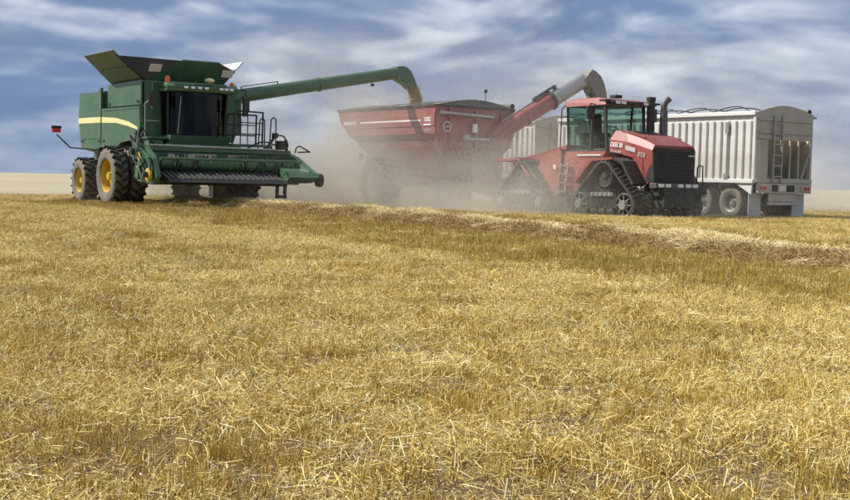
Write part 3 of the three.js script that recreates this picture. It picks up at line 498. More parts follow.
// ---------------------------------------------------------------- red grain cart
{
  const C = thing('grain_cart', 'red grain cart with a white side stripe being filled by the green auger', 'grain cart', -0.04, GY, -48.5, 36);
  const W = 1.85, F = 3.05, R = -3.5, T = 3.72;
  // side walls: top rim, three pressed bands, a rolled lower lip
  const side = (s) => {
    const q = (pts) => slab(pts.map(([z, y, o]) => { const a = s * (W + o - 0.04), b = s * (W + o); return [z, y, Math.min(a, b), Math.max(a, b)]; }));
    mesh(C, 'side_band', q([[F, 3.46, 0], [F, T, 0], [R, T, 0], [R + 0.14, 3.46, 0]]), M.cartRed);
    mesh(C, 'side_band', q([[F, 3.02, 0.03], [F, 3.44, 0.03], [R + 0.15, 3.44, 0.03], [R + 0.5, 3.02, 0.03]]), M.cartRed);
    mesh(C, 'side_band', q([[F, 2.76, 0], [F, 3.0, 0], [R + 0.52, 3.0, 0], [R + 0.8, 2.76, 0]]), M.cartRed);
    mesh(C, 'side_slope', sheet(...(s < 0 ? [[-W, 2.75, R + 0.8], [-W + 0.28, 2.5, R + 1.1], [-W + 0.28, 2.5, F], [-W, 2.75, F]] : [[W, 2.75, F], [W - 0.28, 2.5, F], [W - 0.28, 2.5, R + 1.1], [W, 2.75, R + 0.8]]), 0.04), M.cartRed);
    mesh(C, 'side_lip', q([[F, 2.28, -0.26], [F, 2.5, -0.20], [R + 1.1, 2.5, -0.20], [R + 1.35, 2.28, -0.26]]), M.cartRed);
    mesh(C, 'top_rim', beam([s * W, T + 0.03, R], [s * W, T + 0.03, F], 0.1, 0.07), M.black);
    for (const z of [-2.3, -0.2, 2.95]) mesh(C, 'side_post', beam([s * (W + 0.035), 2.76, z], [s * (W + 0.035), 3.7, z], 0.05, 0.02), M.cartRed);
  };
  side(-1); side(1);
  mesh(C, 'white_stripe', [slab([[-1.8, 3.2, -W - 0.036, -W - 0.03], [-1.8, 3.26, -W - 0.036, -W - 0.03], [2.2, 3.26, -W - 0.036, -W - 0.03], [2.2, 3.2, -W - 0.036, -W - 0.03]])], M.letter);
  mesh(C, 'side_lettering', [lettering('BRENT', 0.13, 0.95, -W - 0.032, 3.17, -3.02)], M.letter);
  mesh(C, 'side_number', [lettering('1082', 0.16, 0.42, -W - 0.032, 3.18, 2.42), slab([[2.4, 3.04, -W - 0.036, -W - 0.03], [2.4, 3.09, -W - 0.036, -W - 0.03], [2.85, 3.09, -W - 0.036, -W - 0.03], [2.85, 3.04, -W - 0.036, -W - 0.03]])], M.letter);
  mesh(C, 'side_decal', lettering('AVALANCHE', 0.08, 0.4, -W - 0.002, 2.84, 2.42), M.letterGrey);
  // hopper bottom and end walls
  mesh(C, 'front_wall', [sheet([-W, T, F], [-W + 0.1, 2.3, F - 0.02], [W - 0.1, 2.3, F - 0.02], [W, T, F], 0.04), sheet([-W + 0.26, 2.28, F - 0.02], [-1.0, 1.1, 2.2], [1.0, 1.1, 2.2], [W - 0.26, 2.28, F - 0.02], 0.04)], M.cartRed);
  mesh(C, 'rear_wall', [sheet([W, T, R], [W - 0.26, 2.28, R + 1.35], [-W + 0.26, 2.28, R + 1.35], [-W, T, R], 0.04), sheet([W - 0.26, 2.28, R + 1.35], [0.7, 1.1, -0.8], [-0.7, 1.1, -0.8], [-W + 0.26, 2.28, R + 1.35], 0.04)], M.cartRed);
  mesh(C, 'hopper_bottom', [sheet([-W + 0.26, 2.28, R + 1.35], [-0.7, 1.1, -0.8], [-1.0, 1.1, 2.2], [-W + 0.26, 2.28, F], 0.04), sheet([W - 0.26, 2.28, F], [1.0, 1.1, 2.2], [0.7, 1.1, -0.8], [W - 0.26, 2.28, R + 1.35], 0.04), box(1.6, 0.3, 3.0, 0, 1.0, 0.7)], M.cartRed);
  mesh(C, 'front_rim', beam([-W, T + 0.03, F], [W, T + 0.03, F], 0.1, 0.07), M.black);
  mesh(C, 'rear_rim', beam([-W, T + 0.03, R], [W, T + 0.03, R], 0.1, 0.07), M.black);
  for (const [x, y] of [[-1.2, 3.0], [0, 2.95], [1.2, 2.9]]) mesh(C, 'front_post', box(0.09, 1.4, 0.07, x, y, F + 0.035), M.cartRed);
  mesh(C, 'front_pipe', bar([-1.72, 3.5, F + 0.12], [0.75, 3.42, F + 0.12], 0.07, 0.06, 12), M.steel);
  mesh(C, 'round_emblem', [new THREE.TorusGeometry(0.17, 0.03, 8, 24).translate(-1.35, 3.0, F + 0.07), box(0.22, 0.05, 0.02, -1.35, 3.0, F + 0.06)], M.letterGrey);
  mesh(C, 'front_lamp', [box(0.2, 0.32, 0.1, -0.1, 2.98, F + 0.1)], M.lampWhite);
  mesh(C, 'front_bracket', [box(1.2, 0.1, 0.1, 0.1, 2.6, F + 0.08), box(0.25, 0.2, 0.16, -0.5, 2.65, F + 0.1)], M.letterGrey);
  // grain inside, bows and rolled tarp
  const heap = new THREE.SphereGeometry(1, 28, 12, 0, 6.3, 0, 1.57).scale(1.75, 0.62, 2.9).translate(0, 3.12, -0.2); mesh(C, 'grain_load', heap, M.grain);
  const tp = []; for (let k = 0; k < 12; k++) { const t0 = k / 12, t1 = (k + 1) / 12, Y = (t) => T + 0.05 + 0.26 * Math.sin(Math.PI * t), X = (t) => -W + 2 * W * t; tp.push(sheet([X(t0), Y(t0), F + 0.02], [X(t1), Y(t1), F + 0.02], [X(t1), Y(t1), F - 0.5], [X(t0), Y(t0), F - 0.5], 0.02), sheet([X(t0), T + 0.02, F + 0.02], [X(t1), T + 0.02, F + 0.02], [X(t1), Y(t1), F + 0.02], [X(t0), Y(t0), F + 0.02], 0.02)); }
  mesh(C, 'tarp_cap', tp, M.greyTarp);
  const tp2 = tp.map((g) => g.clone().translate(0, 0, R - F + 0.5)); mesh(C, 'tarp_cap', tp2, M.greyTarp);
  mesh(C, 'rolled_tarp', [curve([[W - 0.1, T + 0.15, R], [W - 0.1, T + 0.2, -1], [W - 0.1, T + 0.17, 1], [W - 0.1, T + 0.16, F]], 0.11, 20, 10)], M.greyTarp);
  for (const z of [-2.4, -1.2, 0, 1.2, 2.2]) mesh(C, 'tarp_bow', curve([[-W, T + 0.05, z], [-1, T + 0.22, z], [0, T + 0.3, z], [1, T + 0.22, z], [W, T + 0.05, z]], 0.02, 20), M.steel);
  mesh(C, 'ridge_cable', bar([0, T + 0.32, R], [0, T + 0.32, F], 0.012), M.black);
  mesh(C, 'level_indicator', [bar([0.45, T + 0.2, F], [0.45, T + 0.62, F], 0.015), new THREE.SphereGeometry(0.07, 10, 8).translate(0.45, T + 0.66, F)], M.black);
  // axle and tyres
  for (const s of [-1, 1]) wheel(C, s * 1.72, 0.93, -0.55, 0.93, 0.8, 0.45, s, M.white, { lugs: 18, lug: 0.05 });
  mesh(C, 'axle', [box(2.8, 0.28, 0.28, 0, 0.93, -0.55), box(0.2, 0.7, 0.3, -0.9, 1.3, -0.55), box(0.2, 0.7, 0.3, 0.9, 1.3, -0.55)], M.cartRed);
  mesh(C, 'frame_rail', [beam([-0.85, 1.1, -2.2], [-0.85, 1.15, 2.0], 0.14, 0.2), beam([0.85, 1.1, -2.2], [0.85, 1.15, 2.0], 0.14, 0.2), box(1.9, 0.16, 0.14, 0, 1.1, -2.2)], M.cartRed);
  mesh(C, 'rear_lamp', [box(0.16, 0.26, 0.08, -1.5, 1.95, -2.3), bar([-1.5, 1.95, -2.3], [-1.2, 1.9, -2.1], 0.02)], M.black);
  mesh(C, 'rear_ladder', [beam([-1.2, 1.0, -2.5], [-1.2, 2.3, -2.3], 0.04, 0.06), beam([-0.8, 1.0, -2.5], [-0.8, 2.3, -2.3], 0.04, 0.06), ...[0, 1, 2, 3].map((k) => box(0.4, 0.03, 0.06, -1, 1.15 + k * 0.32, -2.47 + k * 0.05))], M.white);
  // tongue
  mesh(C, 'tongue', [beam([-0.85, 1.15, 1.6], [-0.12, 0.55, 4.75], 0.16, 0.22), beam([0.85, 1.15, 1.6], [0.12, 0.55, 4.75], 0.16, 0.22), box(0.3, 0.14, 0.6, 0, 0.55, 4.9), box(1.1, 0.16, 0.16, 0, 0.84, 3.2)], M.cartRed);
  mesh(C, 'tongue_highlight', [beam([-0.87, 1.275, 1.6], [-0.14, 0.675, 4.75], 0.18, 0.015)], M.steel);  // bright highlight along the tongue's top edge, laid on as a pale strip
  mesh(C, 'jack_stand', [box(0.12, 0.75, 0.12, -0.62, 0.85, 3.6)], M.steel);
  // unloading auger, lower half red, upper half bare
  const P = (x, o = 0) => [x - o * 0.5, 2.83 + (x - 1) * 0.587 + o * 0.86, 3.15 + (x - 1) * 0.133], a0 = P(0.9), a1 = P(3.3), a2 = P(4.75);
  const au = mesh(C, 'unloading_auger', [bar(a0, a1, 0.32, 0.31, 22), new THREE.SphereGeometry(0.33, 18, 10).translate(...a0), bar([0.85, 0.95, 3.12], a0, 0.31, 0.31, 22)], M.cartRed);
  mesh(C, 'auger_boot', [box(0.8, 0.6, 0.9, 0.75, 0.95, 2.85), box(0.7, 0.4, 1.4, 0.3, 1.05, 2.3)], M.cartRed);
  mesh(au, 'upper_tube', bar(a1, a2, 0.305, 0.30, 22), M.steel);
  mesh(au, 'hinge_flange', [bar(P(3.25), P(3.35), 0.37, 0.37, 22)], M.darkSteel);
  mesh(au, 'hinge_cylinder', [bar(P(2.7, 0.42), P(3.6, 0.42), 0.05), box(0.12, 0.2, 0.12, ...P(2.7, 0.36)), box(0.12, 0.2, 0.12, ...P(3.6, 0.36))], M.darkSteel);
  mesh(au, 'top_pipe', [bar(P(1.3, 0.34), P(3.2, 0.34), 0.03)], M.steel);
  mesh(au, 'clamp_ring', [bar(P(2.1), P(2.16), 0.345, 0.345, 22)], M.cartRed);
  const so = [[4.55, 5.02], [4.92, 5.42], [5.12, 5.38], [5.4, 5.2], [5.6, 4.9], [5.72, 4.55], [5.8, 4.05], [5.24, 4.05], [5.16, 4.45], [4.95, 4.72]];
  mesh(au, 'spout', prism(so.map(([x, y]) => [x, y]), -0.27, 0.27).rotateY(Math.PI / 2).translate(0, 0, 3.68), M.spoutGrey);
  mesh(au, 'spout_lamp', [box(0.14, 0.16, 0.12, 4.85, 4.45, 4.0), box(0.14, 0.16, 0.12, 5.5, 4.3, 4.05)], M.black);
  mesh(au, 'work_lamp', [box(0.1, 0.2, 0.08, 3.85, 3.95, 3.85), bar([3.85, 4.0, 3.85], [3.8, 4.3, 3.6], 0.02)], M.lampWhite);
}

// ---------------------------------------------------------------- red articulated tractor on four triangular tracks
{
  const C = thing('tracked_tractor', 'red articulated tractor on four triangular rubber tracks hitched to the grain cart', 'tractor', 5.56, GY - 0.03, -41.46, 36);
  // convex belt round a drive wheel and two idlers
  const circles = [[0, 1.3, 0.40], [0.98, 0.40, 0.38], [-0.98, 0.40, 0.38]];
  const ring = (off) => { const pts = []; const order = [[1, -90, 36], [0, 36, 144], [2, 144, 270]]; for (const [c, a, b] of order) for (let k = 0; k <= 10; k++) { const t = (a + (b - a) * k / 10) * D; pts.push([circles[c][0] + Math.cos(t) * (circles[c][2] + off), circles[c][1] + Math.sin(t) * (circles[c][2] + off)]); } return pts; };
  // tangent angle between drive wheel and idler
  const beltGeo = (() => { const o = new THREE.Shape(ring(0.05).map(([a, b]) => new THREE.Vector2(a, b))), h = new THREE.Path(ring(0).map(([a, b]) => new THREE.Vector2(a, b)).reverse()); o.holes.push(h); return new THREE.ExtrudeGeometry(o, { depth: 0.76, bevelEnabled: false, steps: 1 }).rotateY(-Math.PI / 2).translate(0.38, 0, 0); })();
  const lugGeos = (() => { const P = ring(0.05), out = [], N = 44; let L = 0; const seg = P.map((p, i) => { const q = P[(i + 1) % P.length], l = Math.hypot(q[0] - p[0], q[1] - p[1]); L += l; return l; }); for (let k = 0; k < N; k++) { let s = (k / N) * L, i = 0; while (s > seg[i]) { s -= seg[i]; i++; } const p = P[i], q = P[(i + 1) % P.length], t = s / seg[i], z = mix(p[0], q[0], t), y = mix(p[1], q[1], t), a = Math.atan2(q[1] - p[1], q[0] - p[0]); for (const e of [-1, 1]) out.push(new THREE.BoxGeometry(0.36, 0.05, 0.075).rotateY(e * 0.35).rotateX(-a).translate(e * 0.185, y + Math.cos(a) * -0.02, z + Math.sin(a) * 0.02)); } return out; })();
  const spoked = (r, w, n, s) => { const g = [lathe([[r - 0.07, -w / 2], [r, -w / 2], [r, w / 2], [r - 0.07, w / 2], [r - 0.07, -w / 2]], 32), new THREE.CylinderGeometry(0.1, 0.11, w * 1.05, 16).rotateZ(Math.PI / 2)]; for (let k = 0; k < n; k++) g.push(box(w * 0.5, r * 0.8, 0.055, 0, r * 0.52, 0).rotateX(k / n * 6.2832)); return g; };
  const unit = (x, z) => {
    const s = Math.sign(x), u = group(C, 'track_unit', x, 0.045, z);
    mesh(u, 'rubber_belt', [beltGeo.clone()], M.trackRubber); mesh(u, 'tread_lugs', lugGeos.map((g) => g.clone()), M.trackRubber);
    mesh(u, 'drive_wheel', spoked(0.39, 0.6, 12, s).map((g) => g.translate(0, 1.3, 0)), M.black);
    for (const e of [-1, 1]) {
      mesh(u, 'idler_wheel', spoked(0.375, 0.6, 8, s).map((g) => g.translate(s * 0.08, 0.40, e * 0.98)), M.darkSteel);
      mesh(u, 'idler_hub', [new THREE.CylinderGeometry(0.14, 0.16, 0.12, 16).rotateZ(Math.PI / 2).translate(s * 0.42, 0.40, e * 0.98), ...Array.from({ length: 8 }, (_, k) => box(0.03, 0.16, 0.03, s * 0.39, 0.22, 0).rotateX(k / 8 * 6.2832).translate(0, 0.40, e * 0.98))], M.steel);
    }
    for (const e of [-1, 0, 1]) mesh(u, 'mid_roller', lathe([[0.001, -0.3], [0.17, -0.3], [0.17, 0.3], [0.001, 0.3]], 20).translate(s * 0.05, 0.2, e * 0.36), M.darkSteel);
    mesh(u, 'track_frame', [prism([[-1.0, 0.33], [-0.9, 0.5], [-0.55, 0.72], [0.55, 0.72], [0.9, 0.5], [1.0, 0.33], [0.5, 0.28], [-0.5, 0.28]], s * 0.3 - 0.06, s * 0.3 + 0.06), box(0.12, 0.5, 0.5, s * 0.2, 1.0, 0)], M.black);
    mesh(u, 'frame_plate', [box(0.04, 0.12, 1.0, s * 0.375, 0.72, 0), ...[-0.4, -0.2, 0, 0.2, 0.4].map((zz) => box(0.05, 0.09, 0.08, s * 0.40, 0.72, zz))], M.steel);
  };
  for (const z of [1.95, -1.95]) for (const x of [-1.15, 1.15]) unit(x, z);
  // front and rear frames, articulation
  mesh(C, 'front_frame', [box(1.2, 0.7, 3.5, 0, 1.15, 1.6), box(2.0, 0.4, 0.4, 0, 1.3, 1.95)], M.black);
  mesh(C, 'rear_frame', [box(1.1, 0.55, 3.2, 0, 1.15, -1.9), box(2.0, 0.4, 0.4, 0, 1.3, -1.95)], M.black);
  mesh(C, 'articulation_joint', [bar([0, 0.7, -0.1], [0, 1.6, -0.1], 0.2, 0.2, 16), beam([-0.5, 1.0, -0.9], [-0.5, 1.0, 0.6], 0.1, 0.1)], M.darkSteel);
  mesh(C, 'drawbar', [box(0.3, 0.1, 1.0, 0, 0.55, -3.6), box(0.7, 0.7, 0.12, 0, 0.85, -3.35)], M.black);
  // rear body: fuel tank, fenders over the tracks
  const rb = mesh(C, 'rear_body', [slab([[-3.5, 1.62, -0.75, 0.75], [-3.5, 1.82, -0.72, 0.72], [-1.3, 2.16, -0.9, 0.9], [-0.42, 2.34, -0.9, 0.9], [-0.42, 1.1, -0.9, 0.9], [-1.0, 1.3, -0.9, 0.9], [-2.0, 1.7, -0.8, 0.8]])], M.red);
  for (const s of [-1, 1]) {
    const xs = (a, b) => [Math.min(s * a, s * b), Math.max(s * a, s * b)];
    mesh(C, 'rear_fender', [slab([[-3.35, 1.78, ...xs(0.75, 1.5)], [-3.35, 1.86, ...xs(0.75, 1.5)], [-2.15, 1.93, ...xs(0.75, 1.5)], [-1.55, 1.32, ...xs(0.75, 1.5)], [-1.65, 1.25, ...xs(0.75, 1.5)], [-2.2, 1.83, ...xs(0.75, 1.5)]])], M.red);
    mesh(C, 'tank_panel', [slab([[-1.65, 1.2, ...xs(0.85, 1.22)], [-1.35, 2.02, ...xs(0.85, 1.1)], [-0.45, 2.2, ...xs(0.85, 1.1)], [-0.35, 0.75, ...xs(0.85, 1.22)], [-0.75, 0.6, ...xs(0.85, 1.22)]])], M.red);
    mesh(C, 'front_fender', [slab([[0.55, 1.15, ...xs(0.75, 1.5)], [1.35, 1.88, ...xs(0.75, 1.5)], [2.35, 1.92, ...xs(0.75, 1.5)], [2.35, 1.85, ...xs(0.75, 1.5)], [1.42, 1.8, ...xs(0.75, 1.5)], [0.65, 1.08, ...xs(0.75, 1.5)]])], M.red);
    mesh(C, 'fender_apron', [slab([[2.35, 1.84, ...xs(0.78, 1.48)], [2.35, 1.91, ...xs(0.78, 1.48)], [2.75, 1.8, ...xs(0.78, 1.48)], [3.25, 1.12, ...xs(0.78, 1.48)], [3.18, 1.06, ...xs(0.78, 1.48)], [2.68, 1.72, ...xs(0.78, 1.48)]])], M.black);
    mesh(C, 'cab_base', [slab([[-0.38, 0.85, ...xs(0.6, 1.12)], [-0.38, 2.12, ...xs(0.6, 1.02)], [1.55, 2.12, ...xs(0.6, 1.02)], [1.5, 1.95, ...xs(0.6, 1.1)], [0.7, 1.3, ...xs(0.6, 1.12)], [0.25, 0.72, ...xs(0.6, 1.12)]])], M.red);
    mesh(C, 'cab_sill_trim', [box(0.02, 0.05, 1.1, s * 1.08, 2.0, 0.85)], M.white);
  }
  const lad = mesh(C, 'ladder', [beam([-1.3, 0.75, -0.35], [-1.2, 1.75, -0.33], 0.04, 0.05), beam([-1.3, 0.75, 0.02], [-1.2, 1.75, 0.0], 0.04, 0.05)], M.steel);
  for (let k = 0; k < 4; k++) mesh(lad, 'step', box(0.16, 0.03, 0.38, -1.28 + k * 0.03, 0.82 + k * 0.28, -0.16), M.steel);
  mesh(C, 'side_marker', box(0.03, 0.14, 0.1, -1.23, 1.62, -0.6), M.lampWhite);
  mesh(C, 'door_rail', [...path([[-1.06, 2.1, -0.45], [-1.14, 2.2, -0.45], [-1.14, 3.5, -0.42], [-1.02, 3.62, -0.4]], 0.02)], M.black);
  // cab
  const cab = group(C, 'cab', 0, 0, 0);
  mesh(cab, 'cab_floor', [box(1.7, 0.1, 1.85, 0, 2.16, 0.55), box(1.5, 0.35, 0.06, 0, 2.36, 1.46)], M.black);
  mesh(cab, 'roof', slab([[-0.55, 3.58, -0.92, 0.92], [-0.55, 3.74, -0.88, 0.88], [-0.2, 3.84, -0.85, 0.85], [1.0, 3.84, -0.85, 0.85], [1.6, 3.74, -0.9, 0.9], [1.65, 3.6, -0.94, 0.94]]), M.red);
  mesh(cab, 'light_bar', [box(1.96, 0.1, 0.2, 0, 3.66, 1.66), box(0.36, 0.06, 0.3, 1.05, 3.7, 1.55), box(0.36, 0.06, 0.3, -1.0, 3.72, 1.5)], M.black);
  for (const x of [-0.75, -0.5, 0.5, 0.75]) mesh(cab, 'work_light', box(0.18, 0.08, 0.03, x, 3.66, 1.775), M.lampWhite);
  const post = (x0, z0, x1, z1, r) => mesh(cab, 'pillar', beam([x0, 2.18, z0], [x1, 3.6, z1], r, r), M.black);
  post(-0.84, 1.42, -0.86, 1.3, 0.08); post(0.84, 1.42, 0.86, 1.3, 0.08); post(-0.84, -0.38, -0.88, -0.42, 0.08); post(0.84, -0.38, 0.88, -0.42, 0.08); post(-0.86, 0.72, -0.88, 0.78, 0.09); post(0.86, 0.72, 0.88, 0.78, 0.06);
  mesh(cab, 'windscreen', sheet([-0.8, 2.2, 1.43], [0.8, 2.2, 1.43], [0.82, 3.6, 1.31], [-0.82, 3.6, 1.31], 0.012), M.glass);
  mesh(cab, 'rear_window', sheet([0.8, 2.2, -0.38], [-0.8, 2.2, -0.38], [-0.84, 3.6, -0.42], [0.84, 3.6, -0.42], 0.012), M.glass);
  for (const s of [-1, 1]) {
    mesh(cab, 'door_window', sheet([s * 0.86, 2.2, -0.34], [s * 0.86, 2.2, 0.68], [s * 0.89, 3.6, 0.74], [s * 0.89, 3.6, -0.38], 0.012), M.glass);
    mesh(cab, 'side_window', sheet([s * 0.85, 2.2, 0.77], [s * 0.84, 2.2, 1.38], [s * 0.87, 3.6, 1.27], [s * 0.88, 3.6, 0.82], 0.012), M.glass);
  }
  mesh(cab, 'operator_seat', [box(0.5, 0.14, 0.5, 0, 2.68, 0.2), box(0.48, 0.75, 0.12, 0, 3.02, -0.02, -0.1), box(0.3, 0.4, 0.3, 0, 2.42, 0.2)], M.seat);
  mesh(cab, 'steering_wheel', [bar([0, 2.3, 1.15], [0, 2.85, 0.85], 0.05), new THREE.TorusGeometry(0.2, 0.02, 6, 18).rotateX(-1.0).translate(0, 2.87, 0.83), box(0.5, 0.3, 0.2, 0, 2.45, 1.3)], M.black);
  mesh(cab, 'console', box(0.25, 0.4, 0.7, -0.45, 2.55, 0.3), M.seat);
  for (const [s, x, z] of [[-1, -1.12, 0.9], [1, 1.25, 1.4]]) { const mr = mesh(C, 'mirror', box(0.26, 0.42, 0.08, x, 3.35, z, 0, s * 0.2, 0), M.black); mesh(mr, 'mirror_arm', path([[s * 0.88, 3.62, z], [x, 3.64, z], [x, 3.5, z]], 0.02), M.black); }
  mesh(C, 'beacon', [new THREE.CylinderGeometry(0.07, 0.09, 0.2, 12).translate(0.95, 3.84, 1.45), bar([0.95, 3.66, 1.45], [0.95, 3.75, 1.45], 0.03)], M.lampOrange);
  mesh(C, 'guidance_receiver', [box(0.3, 0.1, 0.3, 0, 3.92, 0.9), bar([-0.45, 3.84, 0.2], [-0.45, 4.15, 0.2], 0.01)], M.black);
  // hood, grille
  const hood = mesh(C, 'hood', [slab([[1.5, 2.78, -0.66, 0.66], [2.1, 2.76, -0.7, 0.7], [2.9, 2.56, -0.78, 0.78], [3.5, 2.3, -0.86, 0.86], [3.5, 2.14, -0.96, 0.96], [2.4, 2.4, -0.88, 0.88], [1.5, 2.5, -0.8, 0.8]])], M.red);
  for (const s of [-1, 1]) {
    const xs = (a, b) => [Math.min(s * a, s * b), Math.max(s * a, s * b)];
    mesh(C, 'hood_side', [slab([[1.5, 2.5, ...xs(0.74, 0.8)], [2.4, 2.4, ...xs(0.8, 0.88)], [3.5, 2.14, ...xs(0.88, 0.96)], [3.52, 1.3, ...xs(0.86, 0.92)], [3.3, 1.12, ...xs(0.86, 0.92)], [3.02, 1.12, ...xs(0.86, 0.92)], [2.62, 1.92, ...xs(0.82, 0.9)], [1.5, 2.14, ...xs(0.76, 0.82)]])], M.red);
  }
  mesh(hood, 'hood_rib', [beam([-0.7, 2.775, 1.9], [-0.8, 2.53, 3.05], 0.06, 0.03), beam([0.7, 2.775, 1.9], [0.8, 2.53, 3.05], 0.06, 0.03)], M.red);
  mesh(hood, 'hood_vent', [sheet([-0.35, 2.69, 2.45], [0.35, 2.69, 2.45], [0.35, 2.765, 2.15], [-0.35, 2.765, 2.15], 0.02)], M.black);
  mesh(C, 'hood_lettering', [lettering('CASE IH', 0.145, 0.54, -0.885, 2.28, 1.6, -0.09, 0.1)], M.letter);
  mesh(C, 'hood_lettering', [lettering('STEIGER', 0.07, 0.5, -0.89, 2.1, 1.62, -0.09)], M.letterGrey);
  mesh(C, 'hood_decal', [slab([[2.3, 2.16, -0.912, -0.88], [2.3, 2.30, -0.912, -0.88], [2.75, 2.21, -0.93, -0.9], [2.75, 2.07, -0.93, -0.9]])], M.letterGrey);
  mesh(C, 'model_number', [lettering('STX', 0.13, 0.34, -0.955, 1.97, 2.86, -0.18, 0.15)], M.letterGrey);
  mesh(C, 'panel_seam', [beam([-0.945, 1.2, 3.12], [-0.945, 1.9, 3.08], 0.01, 0.015)], M.black);
  mesh(C, 'grille', [box(1.78, 1.08, 0.08, 0, 1.68, 3.5)], M.black);
  for (let k = 0; k < 9; k++) mesh(C, 'grille_slat', box(1.74, 0.03, 0.03, 0, 1.24 + k * 0.11, 3.553), M.black);
  mesh(C, 'grille_corner', [slab([[3.2, 1.2, -0.93, -0.82], [3.54, 2.12, -0.95, -0.82], [3.56, 2.12, -0.93, -0.8], [3.56, 1.15, -0.93, -0.8]])], M.black);
  mesh(C, 'grille_badge', box(0.3, 0.05, 0.02, 0.7, 2.0, 3.575), M.steel);
  const bump = mesh(C, 'front_bumper', [box(1.9, 0.16, 0.3, 0, 1.06, 3.55)], M.darkSteel);
  for (const x of [-0.75, -0.45, 0.1, 0.45, 0.75]) mesh(bump, 'headlight', box(0.22, 0.1, 0.04, x, 1.07, 3.715), M.lampWhite);
  mesh(C, 'front_weight', [box(1.5, 0.6, 0.5, 0, 0.68, 3.6), box(1.9, 0.24, 0.4, 0.1, 0.85, 3.5)], M.black);
  mesh(C, 'hydraulic_lines', [curve([[-0.9, 1.1, 3.2], [-0.98, 0.85, 3.1], [-0.9, 0.7, 3.3]], 0.03), box(0.2, 0.25, 0.35, -0.95, 0.9, 2.95)], M.steel);
  mesh(C, 'step_rail', [...path([[1.05, 1.1, 3.5], [1.08, 1.65, 3.5], [1.14, 1.72, 3.5], [1.32, 1.7, 3.5], [1.34, 1.0, 3.5]], 0.022)], M.black);
  mesh(C, 'front_step', [box(0.5, 0.28, 0.4, 1.2, 0.95, 3.4)], M.black);
  // air intake and exhaust beside the windscreen
  mesh(C, 'air_intake', [bar([0.74, 2.4, 1.75], [0.74, 3.82, 1.75], 0.13, 0.13, 16), new THREE.CylinderGeometry(0.15, 0.15, 0.12, 16).translate(0.74, 3.84, 1.75)], M.black);
  mesh(C, 'exhaust_stack', [bar([0.98, 2.4, 2.1], [0.98, 3.45, 2.1], 0.14, 0.12, 16), curve([[0.98, 3.4, 2.1], [0.98, 3.6, 2.1], [1.02, 3.75, 2.12], [1.14, 3.86, 2.18]], 0.1, 12, 14)], M.darkSteel);
}

